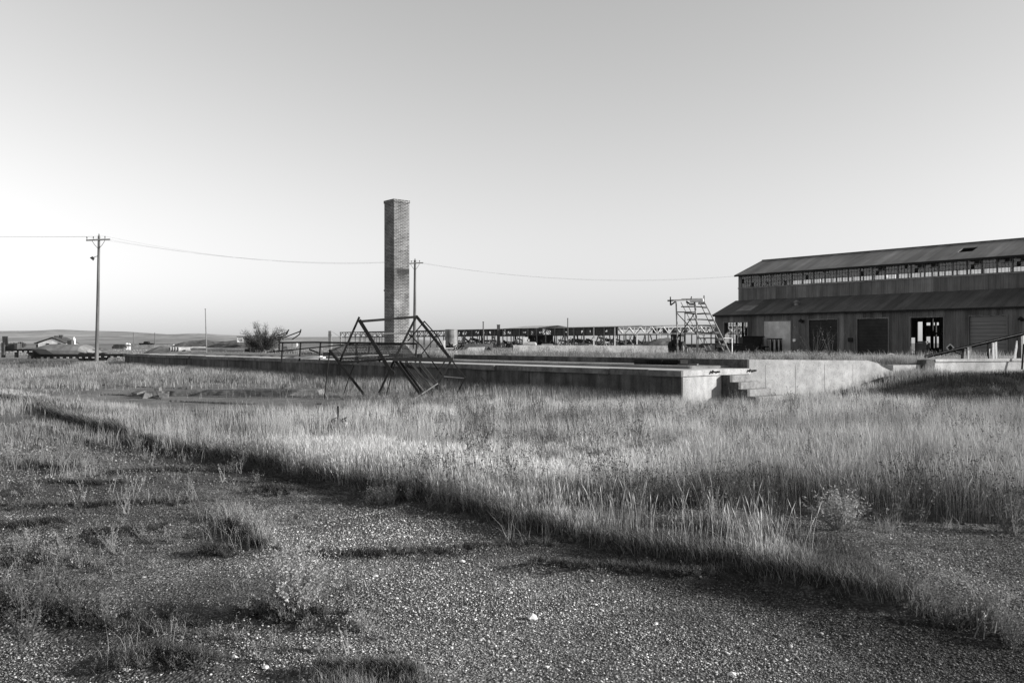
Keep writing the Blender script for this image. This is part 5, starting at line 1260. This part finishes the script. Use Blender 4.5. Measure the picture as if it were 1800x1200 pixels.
# --- the tall dry grass field
acc = Acc()
def field(n, y0, y1, fine):
    X, Y = sample(n, y0, y1, power=1.0)
    k = infield(X, Y); X, Y = X[k], Y[k]
    px, py = pix(X, Y)
    # clumpy density; thinner on the low strip at the right and in the yard at the left
    s, w = sw(X, Y); k = ~((s > -.05) & (w > -.12)) & ~((wv(X, Y)[0] > -.2) & (wv(X, Y)[1] > -.06)); 
    dens = .12 + 1.3 * sm(fbm(X, Y, 1.6, 70), .36, .6); dens = dens * (.4 + .8 * sm(vn(X, Y, 7, 71), .25, .6))
    strip = sm(px, 900, 1100) * (py > 905 + .19 * np.maximum(px - 940, 0) * 0) * (Y < 8.6)
    narrow = inpoly(px, py, [(900, 885), (1100, 899), (1250, 912), (1380, 934), (1500, 945), (1640, 985), (1720, 1150), (900, 960)])
    dens = np.where(narrow, dens * (1 - .55 * sm(px, 1330, 1500)), dens)
    k &= rng.random(len(X)) < dens; X, Y, px, py, narrow = X[k], Y[k], px[k], py[k], narrow[k]
    h = .30 + .24 * sm(px, 950, 1350) * (1 - .55 * sm(Y, 12, 20)) + .02 * sm(Y, 12, 18)
    h = h * (1 - .35 * sm(Y, 18, 23))
    h = h * (.6 + .7 * fbm(X, Y, .7, 73)) * (.75 + .5 * vn(X, Y, 5, 72)) 
    h = np.where(narrow, .13 + .09 * fbm(X, Y, 2, 74) - .1 * sm(px, 1350, 1600), h)
    h *= .55 + .45 * sm(px, 40, 420)
    # edge taper
    u = rng.random(len(X)); q = fbm(X, Y, .45, 75)
    dk2 = sm(fbm(X, Y, .45, 78), .5, .64); green = (u < .26 + .24 * sm(px, 850, 1300) * (Y < 9.6) + .2 * dk2)  # low dark green leaves, extra at front right as painted shade at the base
    bz = berm(X, Y)
    h = np.where(bz > .05, .3 * (.7 + .5 * fbm(X, Y, .8, 77)) * (1 - .55 * sm(wv(X, Y)[1], -3.2, -1.0) * sm(X, 12.4, 13.4)), h)
    hh = h * rng.uniform(.65, 1.12, len(X)) * np.where(green, .55, 1)
    q2 = sm(fbm(X, Y, .22, 76), .3, .7)
    tone = rng.uniform(.29, .62, len(X)) * (1 - .18 * (1 - sm(px, 300, 900))) * (.5 + .55 * q + .45 * q2)
    tone = np.where(green, rng.uniform(.02, .055, len(X)), tone * (1 - .35 * dk2)); tone = np.where(narrow, tone * (1 - .7 * sm(px, 1330, 1460)), tone)  # right end of the strip dimmed, the hollow's shade put into blade tone
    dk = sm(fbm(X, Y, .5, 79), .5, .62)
    wb_ = wv(X, Y)[1]; tone = np.where(bz > .06, tone * (1 - .93 * sm(bz, .04, .2) * (1 - sm(wb_, -1.7, -.9))), tone)  # berm blades darkened: greener grass plus the slope's shade put into the tone
    W = np.maximum(.0023, Y * .00030) * rng.uniform(.7, 1.3, len(X))
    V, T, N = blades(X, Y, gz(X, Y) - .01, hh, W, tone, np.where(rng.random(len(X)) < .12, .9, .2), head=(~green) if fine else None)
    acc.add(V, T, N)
field(270000, 5.2, 12, True)
field(430000, 10, 32, False)
# dense short skirt along the field's gravel edge: bent leaves, mostly dark-toned to paint in the lip's shadow
def polyline_pts(poly, n):
    p = np.array(poly); d = np.r_[0, np.cumsum(np.hypot(*np.diff(p, axis=0).T))]; t = rng.uniform(0, d[-1], n)
    return np.interp(t, d, p[:, 0]), np.interp(t, d, p[:, 1])
X, Y = polyline_pts(EDGE_G[2:], 40000)
off = .03 + rng.gamma(1.4, .07, len(X)); X = X + off * .65 + rng.normal(0, .015, len(X)); Y = Y + off * .7
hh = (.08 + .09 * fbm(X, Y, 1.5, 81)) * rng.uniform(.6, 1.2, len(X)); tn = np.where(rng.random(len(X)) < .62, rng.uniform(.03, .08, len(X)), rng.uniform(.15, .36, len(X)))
acc.add(*blades(X, Y, gz(X, Y) - .01, hh, np.maximum(.004, Y * .0004), tn, .5, bias=(-.25, -.2)))
# scattered tall seed stalks standing out of the strip
X, Y = sample(2600, 5.6, 9.5, 0.0, .56); px, py = pix(X, Y)
k = inpoly(px, py, [(900, 885), (1100, 895), (1250, 912), (1350, 932), (1400, 950), (1460, 1000), (1430, 1040), (1200, 985), (1000, 945)]); X, Y = X[k], Y[k]
k = rng.random(len(X)) < sm(fbm(X, Y, 2.5, 83), .45, .6); X, Y = X[k], Y[k]
acc.add(*blades(X, Y, gz(X, Y), rng.uniform(.2, .46, len(X)), np.full(len(X), .0042), rng.uniform(.28, .5, len(X)), .2, head=True))
dry = acc.out('dry_grass', M['blade'])

# --- grass in front of the platform wall, on the platform fill and across the yards
acc = Acc()
n = 60000; s_ = rng.uniform(-.5, 50, n) ** 1.0; w_ = -rng.gamma(1.5, .55, n) - .12
X = A0[0] + U1[0] * s_ + U2[0] * w_; Y = A0[1] + U1[1] * s_ + U2[1] * w_
k = rng.random(n) < (.15 + 1.1 * sm(fbm(X, Y, .5, 90), .35, .6)); X, Y = X[k], Y[k]
acc.add(*blades(X, Y, gz(X, Y), (.26 + .22 * fbm(X, Y, .4, 91)) * rng.uniform(.5, 1.15, len(X)), np.maximum(.006, Y * .00042), rng.uniform(.2, .5, len(X)) * (.6 + .8 * fbm(X, Y, .3, 92)), .2))
# platform fill: weeds along and behind the kerb, and behind the cross wall
n = 60000; s_ = rng.uniform(.6, 30, n); w_ = 3.45 + rng.gamma(1.8, 1.6, n)
X = A0[0] + U1[0] * s_ + U2[0] * w_; Y = A0[1] + U1[1] * s_ + U2[1] * w_; k = (rng.random(n) < (.2 + 1.2 * sm(fbm(X, Y, .5, 93), .35, .6))) & ~((s_ > 16) & (w_ < 4.2)); X, Y = X[k], Y[k]
acc.add(*blades(X, Y, gz(X, Y), (.16 + .26 * fbm(X, Y, .35, 94)) * rng.uniform(.5, 1.2, len(X)), np.maximum(.008, Y * .00042), rng.uniform(.16, .42, len(X)) * (.6 + .8 * fbm(X, Y, .3, 95)), .25))
n = 60000; al = rng.uniform(.3, 22, n); be = .5 + rng.gamma(1.7, 1.8, n); X = C0[0] + al * WDX - be * WDY; Y = C0[1] + al * WDY + be * WDX; k = rng.random(n) < (.15 + 1.2 * sm(fbm(X, Y, .6, 96), .38, .6)); X, Y = X[k], Y[k]
low = 1 - .55 * sm(X, 12.7, 14)
acc.add(*blades(X, Y, gz(X, Y), (.10 + .28 * fbm(X, Y, .4, 97)) * low * rng.uniform(.5, 1.2, len(X)), np.maximum(.008, Y * .00042), rng.uniform(.18, .42, len(X)) * (.6 + .8 * fbm(X, Y, .3, 98)), .25))
# tall seedy clump in the gap of the wall
n = 1100; al = rng.normal(5.9, .5, n); be = rng.uniform(-.6, .9, n); X = C0[0] + al * WDX - be * WDY; Y = C0[1] + al * WDY + be * WDX; acc.add(*blades(X, Y, gz(X, Y), rng.uniform(.1, .34, n), np.full(n, .010), rng.uniform(.2, .4, n), .35))
# the weedy yard at the left, short and patchy
X, Y = sample(230000, 12, 75, -.75, .05, power=1.0); px, py = pix(X, Y); s, w = sw(X, Y)
k = (w < -.1) & ~infield(X, Y); dn = .10 + 1.2 * sm(fbm(X, Y, .35, 100), .47, .6); dn = dn * (1 - .93 * inpoly(px, py, [(170, 668), (560, 668), (820, 678), (820, 700), (560, 720), (200, 712)])) + .3 * sm(Y, 30, 40); k &= rng.random(len(X)) < dn
X, Y = X[k], Y[k]
tn = rng.uniform(.14, .42, len(X)) * (.55 + .9 * fbm(X, Y, .25, 102)); tn = np.where(Y > 45, tn * (1 - .6 * sm(Y, 45, 60)), tn)
acc.add(*blades(X, Y, gz(X, Y), (.07 + .3 * sm(fbm(X, Y, .35, 101), .4, .7)) * rng.uniform(.5, 1.2, len(X)), np.maximum(.006, Y * .00045), tn, .3))
# far yards
X, Y = sample(110000, 36, 240, -.75, .75, power=1.3); s, w = sw(X, Y); k = (w > 5) | (s < 0); tt = (X - L0[0]) * .649 - (Y - L0[1]) * .7607; ww = (X - L0[0]) * U2[0] + (Y - L0[1]) * U2[1]
k &= ~((tt > -.5) & (tt < WL) & (ww > -.3) & (ww < WD + .3)) & (rng.random(len(X)) < .12 + sm(fbm(X, Y, .09, 105), .42, .6)); X, Y = X[k], Y[k]
acc.add(*blades(X, Y, gz(X, Y) - .02, (.14 + .3 * fbm(X, Y, .12, 106)) * rng.uniform(.5, 1.3, len(X)), Y * .0007, rng.uniform(.12, .34, len(X)) * (.6 + .8 * fbm(X, Y, .07, 107)), .4))
acc.out('yard_grass', M['blade'])

# --- templates of leafy weeds
def leafweed(seed, nst, h, spread, nleaf, ls, tone, curl=.3, droop=.0, headsz=0, headtone=.03, top=.15):
    r_ = np.random.default_rng(seed); V = []; T = []; N = []
    def quad(c, u, v, tn):
        o = len(V); V.extend([c - u, c + v, c + u, c - v]); T.extend([(o, o + 1, o + 2), (o, o + 2, o + 3)]); N.extend([tn] * 4)
    for i in range(nst):
        a = r_.uniform(0, 2 * np.pi); el = r_.uniform(0, 1) ** .7 * spread; d = np.array([np.cos(a) * np.sin(el), np.sin(a) * np.sin(el), np.cos(el)])
        L_ = h * r_.uniform(.6, 1.05); p0 = np.array([r_.normal(0, .02), r_.normal(0, .02), 0]); bend = np.array([r_.normal(0, .12), r_.normal(0, .12), 0]) * L_
        pt = lambda t: p0 + d * L_ * t + bend * t * t - np.array([0, 0, droop * L_ * t * t])
        pr = None
        for k in range(4):
            p = pt(k / 3); w = .0035 * (1.2 - k / 3) * max(1, h * 2)
            o = len(V); V.extend([p + np.array([w, 0, 0]), p + np.array([-w * .5, w, 0])]); N.extend([tone * .8] * 2)
            if pr is not None: T.extend([(pr, pr + 1, o + 1), (pr, o + 1, o)])
            pr = o
        for k in range(nleaf):
            t = r_.uniform(top, 1.02); c = pt(t); u = r_.normal(0, 1, 3); u /= np.linalg.norm(u); v = np.cross(u, r_.normal(0, 1, 3)); v /= np.linalg.norm(v)
            s = ls * r_.uniform(.6, 1.3); c = c + u * s * 1.2 + r_.normal(0, curl * ls, 3); quad(c, u * s, v * s * .42, tone * r_.uniform(.6, 1.4))
        if headsz:
            for k in range(3):
                c = pt(1) + r_.normal(0, headsz * 1.6, 3); u = r_.normal(0, 1, 3); u /= np.linalg.norm(u); v = np.cross(u, r_.normal(0, 1, 3)); v /= np.linalg.norm(v); quad(c, u * headsz, v * headsz, headtone); quad(c, np.cross(u, v) * headsz, v * headsz, headtone)
    return np.array(V), np.array(T), np.array(N)
def place(acc, temps, X, Y, S, tmul=None, zoff=0.0):
    n = len(X); idx = rng.integers(0, len(temps), n); Z = gz(X, Y) + zoff; rot = rng.uniform(0, 2 * np.pi, n); tm_ = np.ones(n) if tmul is None else tmul
    for t, (V, T, N) in enumerate(temps):
        k = np.where(idx == t)[0]
        if not len(k): continue
        c, s = np.cos(rot[k])[:, None], np.sin(rot[k])[:, None]; sc_ = S[k][:, None]
        vx = (V[None, :, 0] * c - V[None, :, 1] * s) * sc_ + X[k][:, None]; vy = (V[None, :, 0] * s + V[None, :, 1] * c) * sc_ + Y[k][:, None]; vz = V[None, :, 2] * sc_ + Z[k][:, None]
        acc.add(np.stack([vx, vy, vz], -1).reshape(-1, 3), (np.arange(len(k))[:, None, None] * len(V) + T[None]).reshape(-1, 3), (N[None] * tm_[k][:, None]).ravel())
TUFT = [leafweed(200 + i, 16, .10, 1.0, 7, .009, .2, top=.05) for i in range(4)]
KOCH = [leafweed(210 + i, 20, .26, .75, 15, .010, .22, top=.1) for i in range(4)]
DARKH = [leafweed(220 + i, 10, .42, .5, 7, .012, .17, headsz=.006, headtone=.07) for i in range(3)]
PALEW = [leafweed(230 + i, 12, .22, .7, 12, .010, .30, top=.2) for i in range(3)]
SPARSE = [leafweed(240 + i, 4, .17, .6, 8, .008, .27, top=.3) for i in range(3)]
acc = Acc()
def cluster(temps, pts, n, s0, s1, spread=.15, tm_=(0.8, 1.2)):
    P_ = np.array([g2([p])[0] for p in pts])
    i = rng.integers(0, len(P_), n) if len(P_) == 1 else None
    if i is None: d = np.r_[0, np.cumsum(np.hypot(*np.diff(P_, axis=0).T))]; t = rng.uniform(0, d[-1], n); X, Y = np.interp(t, d, P_[:, 0]), np.interp(t, d, P_[:, 1])
    else: X, Y = P_[i, 0], P_[i, 1]
    X = X + rng.normal(0, spread, n); Y = Y + rng.normal(0, spread, n)
    place(acc, temps, X, Y, rng.uniform(s0, s1, n), rng.uniform(tm_[0], tm_[1], n))
cluster(DARKH, [(745, 868), (850, 885), (930, 880)], 40, .7, 1.1, .22)
cluster(DARKH, [(1010, 878), (1180, 888), (1330, 895)], 60, .7, 1.15, .25)
cluster(DARKH, [(1620, 905), (1780, 912)], 26, 1.0, 1.4, .3)
cluster(DARKH, [(640, 760), (1000, 745), (1300, 760)], 40, .7, 1.1, .8)
cluster(KOCH, [(690, 870), (770, 888), (900, 905)], 30, .6, .95, .15)
cluster(KOCH, [(340, 780), (420, 800), (560, 835)], 40, .5, 1.0, .25)
cluster(PALEW, [(392, 798), (400, 800)], 5, 1.0, 1.4, .08)
cluster(KOCH, [(1215, 930), (1290, 940), (1340, 945)], 24, .5, .8, .12)
cluster(SPARSE, [(1640, 1060), (1700, 1090), (1760, 1110)], 22, .8, 1.3, .15)
cluster(KOCH, [(1640, 1075), (1780, 1120)], 22, .5, .8, .12, (.4, .8))
cluster(KOCH, [(0, 1075), (60, 1090), (130, 1095), (200, 1095)], 60, .5, 1.0, .13, (.35, .8))
cluster(PALEW, [(180, 1070), (220, 1085)], 12, .5, .8, .1)
# weed lines along the cracks in the gravel
for i, c in enumerate(CR): cluster(TUFT, c, 70 if i in (1, 9) else 55, .3, .75, .035 if i in (1, 9) else .06, (.15, .7))
cluster(KOCH, [(395, 905), (430, 935), (470, 962)], 9, .6, .9, .06, (1, 1.5))
cluster(SPARSE, [(50, 745), (90, 760)], 16, .8, 1.3, .2); cluster(SPARSE, [(150, 890), (220, 885), (320, 870)], 14, .7, 1.2, .2); cluster(SPARSE, [(60, 860), (150, 850), (300, 850), (420, 840)], 46, .6, 1.2, .35)
cluster(SPARSE, [(230, 800), (340, 800)], 30, .6, 1.3, .3); cluster(SPARSE, [(140, 940), (220, 1010)], 10, .6, 1.0, .2); cluster(TUFT, [(100, 900), (400, 860), (480, 900)], 90, .3, .7, .4, (.6, 1.2))
# general scatter at the left: low grey weeds in drifts
X, Y = sample(5200, 4.2, 17, -.72, .0); px, py = pix(X, Y); lim = np.interp(px, [p[0] for p in EDGE], [p[1] for p in EDGE])
dn = sm(fbm(X, Y, .8, 120), .5, .62) * np.clip(1.25 - px / 560, 0, 1) * (py > lim + 4); k = rng.random(len(X)) < dn; X, Y = X[k], Y[k]
place(acc, TUFT + SPARSE + KOCH[:1], X, Y, rng.uniform(.4, .95, len(X)), rng.uniform(.5, 1.3, len(X)))
# shrubby tops in the yard and field
X, Y = sample(3000, 16, 48, -.75, -.02); s, w = sw(X, Y); k = (w < -.4) & ((w > -6) | (Y > 30)) & (rng.random(len(X)) < sm(fbm(X, Y, .3, 121), .45, .62)); X, Y = X[k], Y[k]; place(acc, KOCH + PALEW, X, Y, rng.uniform(.7, 1.5, len(X)), rng.uniform(.6, 1.2, len(X)))
n = 330; s_ = rng.uniform(.8, 18, n); w_ = 3.7 + rng.gamma(1.8, 1.2, n); X = A0[0] + U1[0] * s_ + U2[0] * w_; Y = A0[1] + U1[1] * s_ + U2[1] * w_; place(acc, KOCH + DARKH, X, Y, rng.uniform(.7, 1.4, n), rng.uniform(.6, 1.2, n))
n = 300; al = rng.uniform(.6, 6, n); be = .8 + rng.gamma(1.5, 1.3, n); X = C0[0] + al * WDX - be * WDY; Y = C0[1] + al * WDY + be * WDX; place(acc, KOCH + PALEW, X, Y, rng.uniform(.8, 1.7, n), rng.uniform(1.0, 1.9, n))
X, Y = sample(900, 9, 22, -.1, .7); k = infield(X, Y); X, Y = X[k], Y[k]; place(acc, KOCH + DARKH + PALEW, X, Y, rng.uniform(.7, 1.3, len(X)), rng.uniform(.5, 1.1, len(X)))
acc.out('roadside_weeds', M['leaf'])

# thin leaning straws and bent dry blades among the gravel weeds
acc = Acc()
for (px, py, n, h, sp) in ((470, 960, 130, .24, .12), (430, 930, 150, .24, .12), (400, 905, 110, .22, .12), (235, 1150, 26, .16, .08), (210, 1170, 22, .14, .06), (640, 1195, 700, .07, .10), (600, 1195, 500, .06, .08), (720, 1198, 260, .05, .06), (220, 890, 18, .28, .1), (345, 800, 30, .26, .15), (410, 1030, 16, .10, .03), (1560, 930, 80, .18, .05), (1670, 925, 30, .14, .05), (300, 880, 26, .2, .15), (895, 962, 10, .3, .02), (928, 962, 6, .22, .02), (960, 962, 6, .2, .02), (725, 960, 14, .16, .1), (380, 950, 26, .18, .08), (1000, 1200, 0, .1, .1), (130, 830, 160, .2, .2), (60, 815, 200, .22, .3), (260, 1120, 40, .1, .1)):
    if not n: continue
    q = G(px, py); X = rng.normal(q.x, sp, n); Y = rng.normal(q.y, sp, n)
    acc.add(*blades(X, Y, gz(X, Y), h * rng.uniform(.5, 1.2, n), np.maximum(.002, Y * .0004), rng.uniform(.18, .45, n), .55))
for c in CR:
    p = np.array(g2(c)); n = 3200; d = np.r_[0, np.cumsum(np.hypot(*np.diff(p, axis=0).T))]; t = rng.uniform(0, d[-1], n); X = np.interp(t, d, p[:, 0]) + rng.normal(0, .025, n); Y = np.interp(t, d, p[:, 1]) + rng.normal(0, .022, n); e_ = np.minimum(t, d[-1] - t) / d[-1]; k = rng.random(n) < (.15 + 1.1 * sm(vn(X, Y, 3.5, 170), .3, .7)) * (.25 + .75 * sm(e_, 0, .25)); X, Y = X[k], Y[k]; n = len(X)
    acc.add(*blades(X, Y, gz(X, Y), rng.uniform(.015, .07, n), np.full(n, .0028), np.where(rng.random(n) < .6, rng.uniform(.02, .06, n), rng.uniform(.12, .32, n)), .5))
acc.out('crack_grass', M['blade'])

# --- single shrubs
def shrub(name, px, py, lab, seed, **k):
    q = G(px, py); q.z = float(gz(q.x, q.y)); V, T, N = leafweed(seed, **k)
    t = thing(name, lab, 'shrub', tuple(q), 0); n_st = 8 * k['nst']
    r_ = np.random.default_rng(seed); a = Acc(); X = np.zeros(1)
    # foliage and stems as separate parts
    per = 8 + 4 * k['nleaf'] + (24 if k.get('headsz') else 0); perT = 6 + 2 * k['nleaf'] + (12 if k.get('headsz') else 0)
    vi = np.arange(len(V)) % per; ti = np.arange(len(T)) % perT
    st_, lf = T[ti < 6], T[ti >= 6]
    trimesh('stem', V, st_, N, M['leaf'], None, t); trimesh('foliage', V, lf, N, M['leaf'], None, t); return t
shrub('round_shrub', 1472, 930, 'small round pale-leaved shrub standing at the edge of the gravel patch', 301, nst=95, h=.37, spread=1.05, nleaf=18, ls=.014, tone=.30, top=.4)
shrub('leafy_shrub', 520, 1086, 'feathery grey-green shrub growing out of the near gravel', 302, nst=230, h=.42, spread=.95, nleaf=32, ls=.0095, tone=.36, top=.2)
shrub('bare_shrub', 1432, 687, 'bare twiggy shrub in front of the pale cross wall', 303, nst=18, h=1.25, spread=.7, nleaf=5, ls=.02, tone=.12, top=.6)
shrub('bare_shrub', 1462, 685, 'bare twiggy shrub by the shadowed earth berm at the pale wall', 304, nst=14, h=1.2, spread=.5, nleaf=5, ls=.02, tone=.12, top=.6)
# the big bush beyond the platform: trunk, limbs and a feathery crown
q = P(466, 614, 58); q.z = .2
tb_ = thing('juniper_bush', 'big dark feathery bush leaning left beyond the platform, beside the curved arms', 'bush', tuple(q), 0)
r_ = np.random.default_rng(8); b = MB(); tips = []
b.path([q, q + Vector((.02, 0, .9)), q + Vector((-.05, 0, 1.15))], [.11, .09, .07], 8)
for i in range(34):
    a = r_.uniform(-.25, 1.0); side = r_.normal(0, .5); L_ = r_.uniform(.8, 1.6) * (1.15 if a > .5 else 1)
    # limbs fan from low left to upright right
    ang_ = math.radians(80 - 0 + 95 * (1 - a)) if a > 0 else math.radians(r_.uniform(20, 70)); d_ = Vector((math.cos(ang_), side, max(.05, math.sin(ang_)))).normalized()
    p0 = q + Vector((-.02, 0, r_.uniform(.7, 1.15))); p1 = p0 + d_ * L_ * .5 + Vector((0, 0, .0)); p2 = p0 + d_ * L_ + Vector((r_.normal(0, .08), 0, .12)); b.path([p0, p1, p2], [.035, .022, .01], 5); tips.append((p0, p1, p2))
b.build('trunk', M['bark'], tb_)
V = []; T = []; N = []
for (p0, p1, p2) in tips:
    for k in range(430):
        t = r_.uniform(.2, 1.1); c = (p0.lerp(p1, t * 2) if t < .5 else p1.lerp(p2, t * 2 - 1)); d_ = (p2 - p0).normalized()
        v = Vector(r_.normal(0, 1, 3)); u = (d_ * 1.3 + v * .8 + Vector((-.0, 0, .35))).normalized(); s = r_.uniform(.05, .14); w_ = u.cross(Vector(r_.normal(0, 1, 3))).normalized() * .012; c = c + v * .10
        o = len(V); V.extend([tuple(c - w_ - q), tuple(c + w_ - q), tuple(c + u * s - q)]); T.append((o, o + 1, o + 2)); N.extend([r_.uniform(.03, .10)] * 3)
for k in range(60):
    c = tips[r_.integers(0, len(tips))][2]; u = Vector((r_.normal(0, .3), r_.normal(0, .3), 1)).normalized(); w_ = Vector((.006, 0, 0)); o = len(V); V.extend([tuple(c - w_ - q), tuple(c + w_ - q), tuple(c + u * r_.uniform(.2, .5) - q)]); T.append((o, o + 1, o + 2)); N.extend([.12] * 3)
trimesh('foliage', np.array(V), np.array(T), np.array(N), M['leaf'], None, tb_)
# round far bushes by the farm
for (px, py, d, r0, lb) in ((36, 598, 240, 1.3, 'round bush left of the farmhouse'), (24, 598, 200, 1.0, 'dark round bush just behind the slatted bin'), (77, 606, 270, 1.2, 'low hedge bush before the farmhouse wall'), (120, 603, 255, 1.0, 'small bush between the farmhouse and the dark shed')):
    c = P(px, py, d); n = 1500; dd = r_.normal(0, 1, (n, 3)); dd /= np.linalg.norm(dd, axis=1)[:, None]; rr = r0 * r_.uniform(.35, 1.05, n)[:, None]; pc_ = dd * rr * np.array([1.2, 1, .8]); pc_[:, 2] = np.abs(pc_[:, 2]) * 1.2 - .8
    u = r_.normal(0, .14, (n, 3)); v = r_.normal(0, .14, (n, 3)); V = np.stack([pc_ - u, pc_ + u, pc_ + v], 1).reshape(-1, 3); T = np.arange(3 * n).reshape(-1, 3)
    t = thing('bush', lb, 'bush', tuple(c), 0); trimesh('foliage', V, T, np.repeat(r_.uniform(.08, .2, n), 3), M['leaf'], None, t); bb = MB(); bb.tube(c + Vector((0, 0, -1.6)), c + Vector((0, 0, .3)), .12, .06, n=6); bb.build('stem', M['bark'], t)

# --- loose stones of the gravel
def pebbles(n, y0, y1, s0, s1, power, tone, seedmask=None):
    X, Y = sample(n, y0, y1, -.68, .72, power); k = ~infield(X, Y); X, Y = X[k], Y[k]
    k = rng.random(len(X)) < (.35 + .9 * sm(fbm(X, Y, 1.1, 130), .36, .6)); X, Y = X[k], Y[k]; n = len(X)
    base = np.array([(1, 0, 0), (0, 1, 0), (-1, 0, 0), (0, -1, 0), (0, 0, 1), (0, 0, -.6)], float)
    S = s0 * np.exp(rng.gamma(1.2, .38, n)); S = np.minimum(S, s1) * np.where(Y > 8, Y / 8, 1)
    B = base[None] * rng.uniform(.65, 1.35, (n, 6, 1)) * np.stack([np.ones(n), rng.uniform(.6, 1, n), rng.uniform(.35, .75, n)], 1)[:, None, :] + rng.normal(0, .12, (n, 6, 3))
    a = rng.uniform(0, 2 * np.pi, n)[:, None]; x = B[:, :, 0] * np.cos(a) - B[:, :, 1] * np.sin(a); y = B[:, :, 0] * np.sin(a) + B[:, :, 1] * np.cos(a)
    Z = gz(X, Y); V = np.stack([X[:, None] + x * S[:, None], Y[:, None] + y * S[:, None], (Z + S * .25)[:, None] + B[:, :, 2] * S[:, None]], -1).reshape(-1, 3)
    tri = np.array([(0, 1, 4), (1, 2, 4), (2, 3, 4), (3, 0, 4), (1, 0, 5), (2, 1, 5), (3, 2, 5), (0, 3, 5)])
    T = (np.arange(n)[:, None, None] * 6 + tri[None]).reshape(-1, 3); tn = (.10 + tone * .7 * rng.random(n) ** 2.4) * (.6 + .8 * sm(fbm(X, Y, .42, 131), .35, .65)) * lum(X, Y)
    return V, T, np.repeat(tn, 6)
acc = Acc()
acc.add(*pebbles(260000, 3.2, 8.5, .0026, .010, 1.5, .5)); acc.add(*pebbles(70000, 7, 17, .005, .014, 1.2, .42)); acc.add(*pebbles(420, 3.4, 11, .011, .02, 1.3, .5))
acc.out('gravel', M['pebble'])
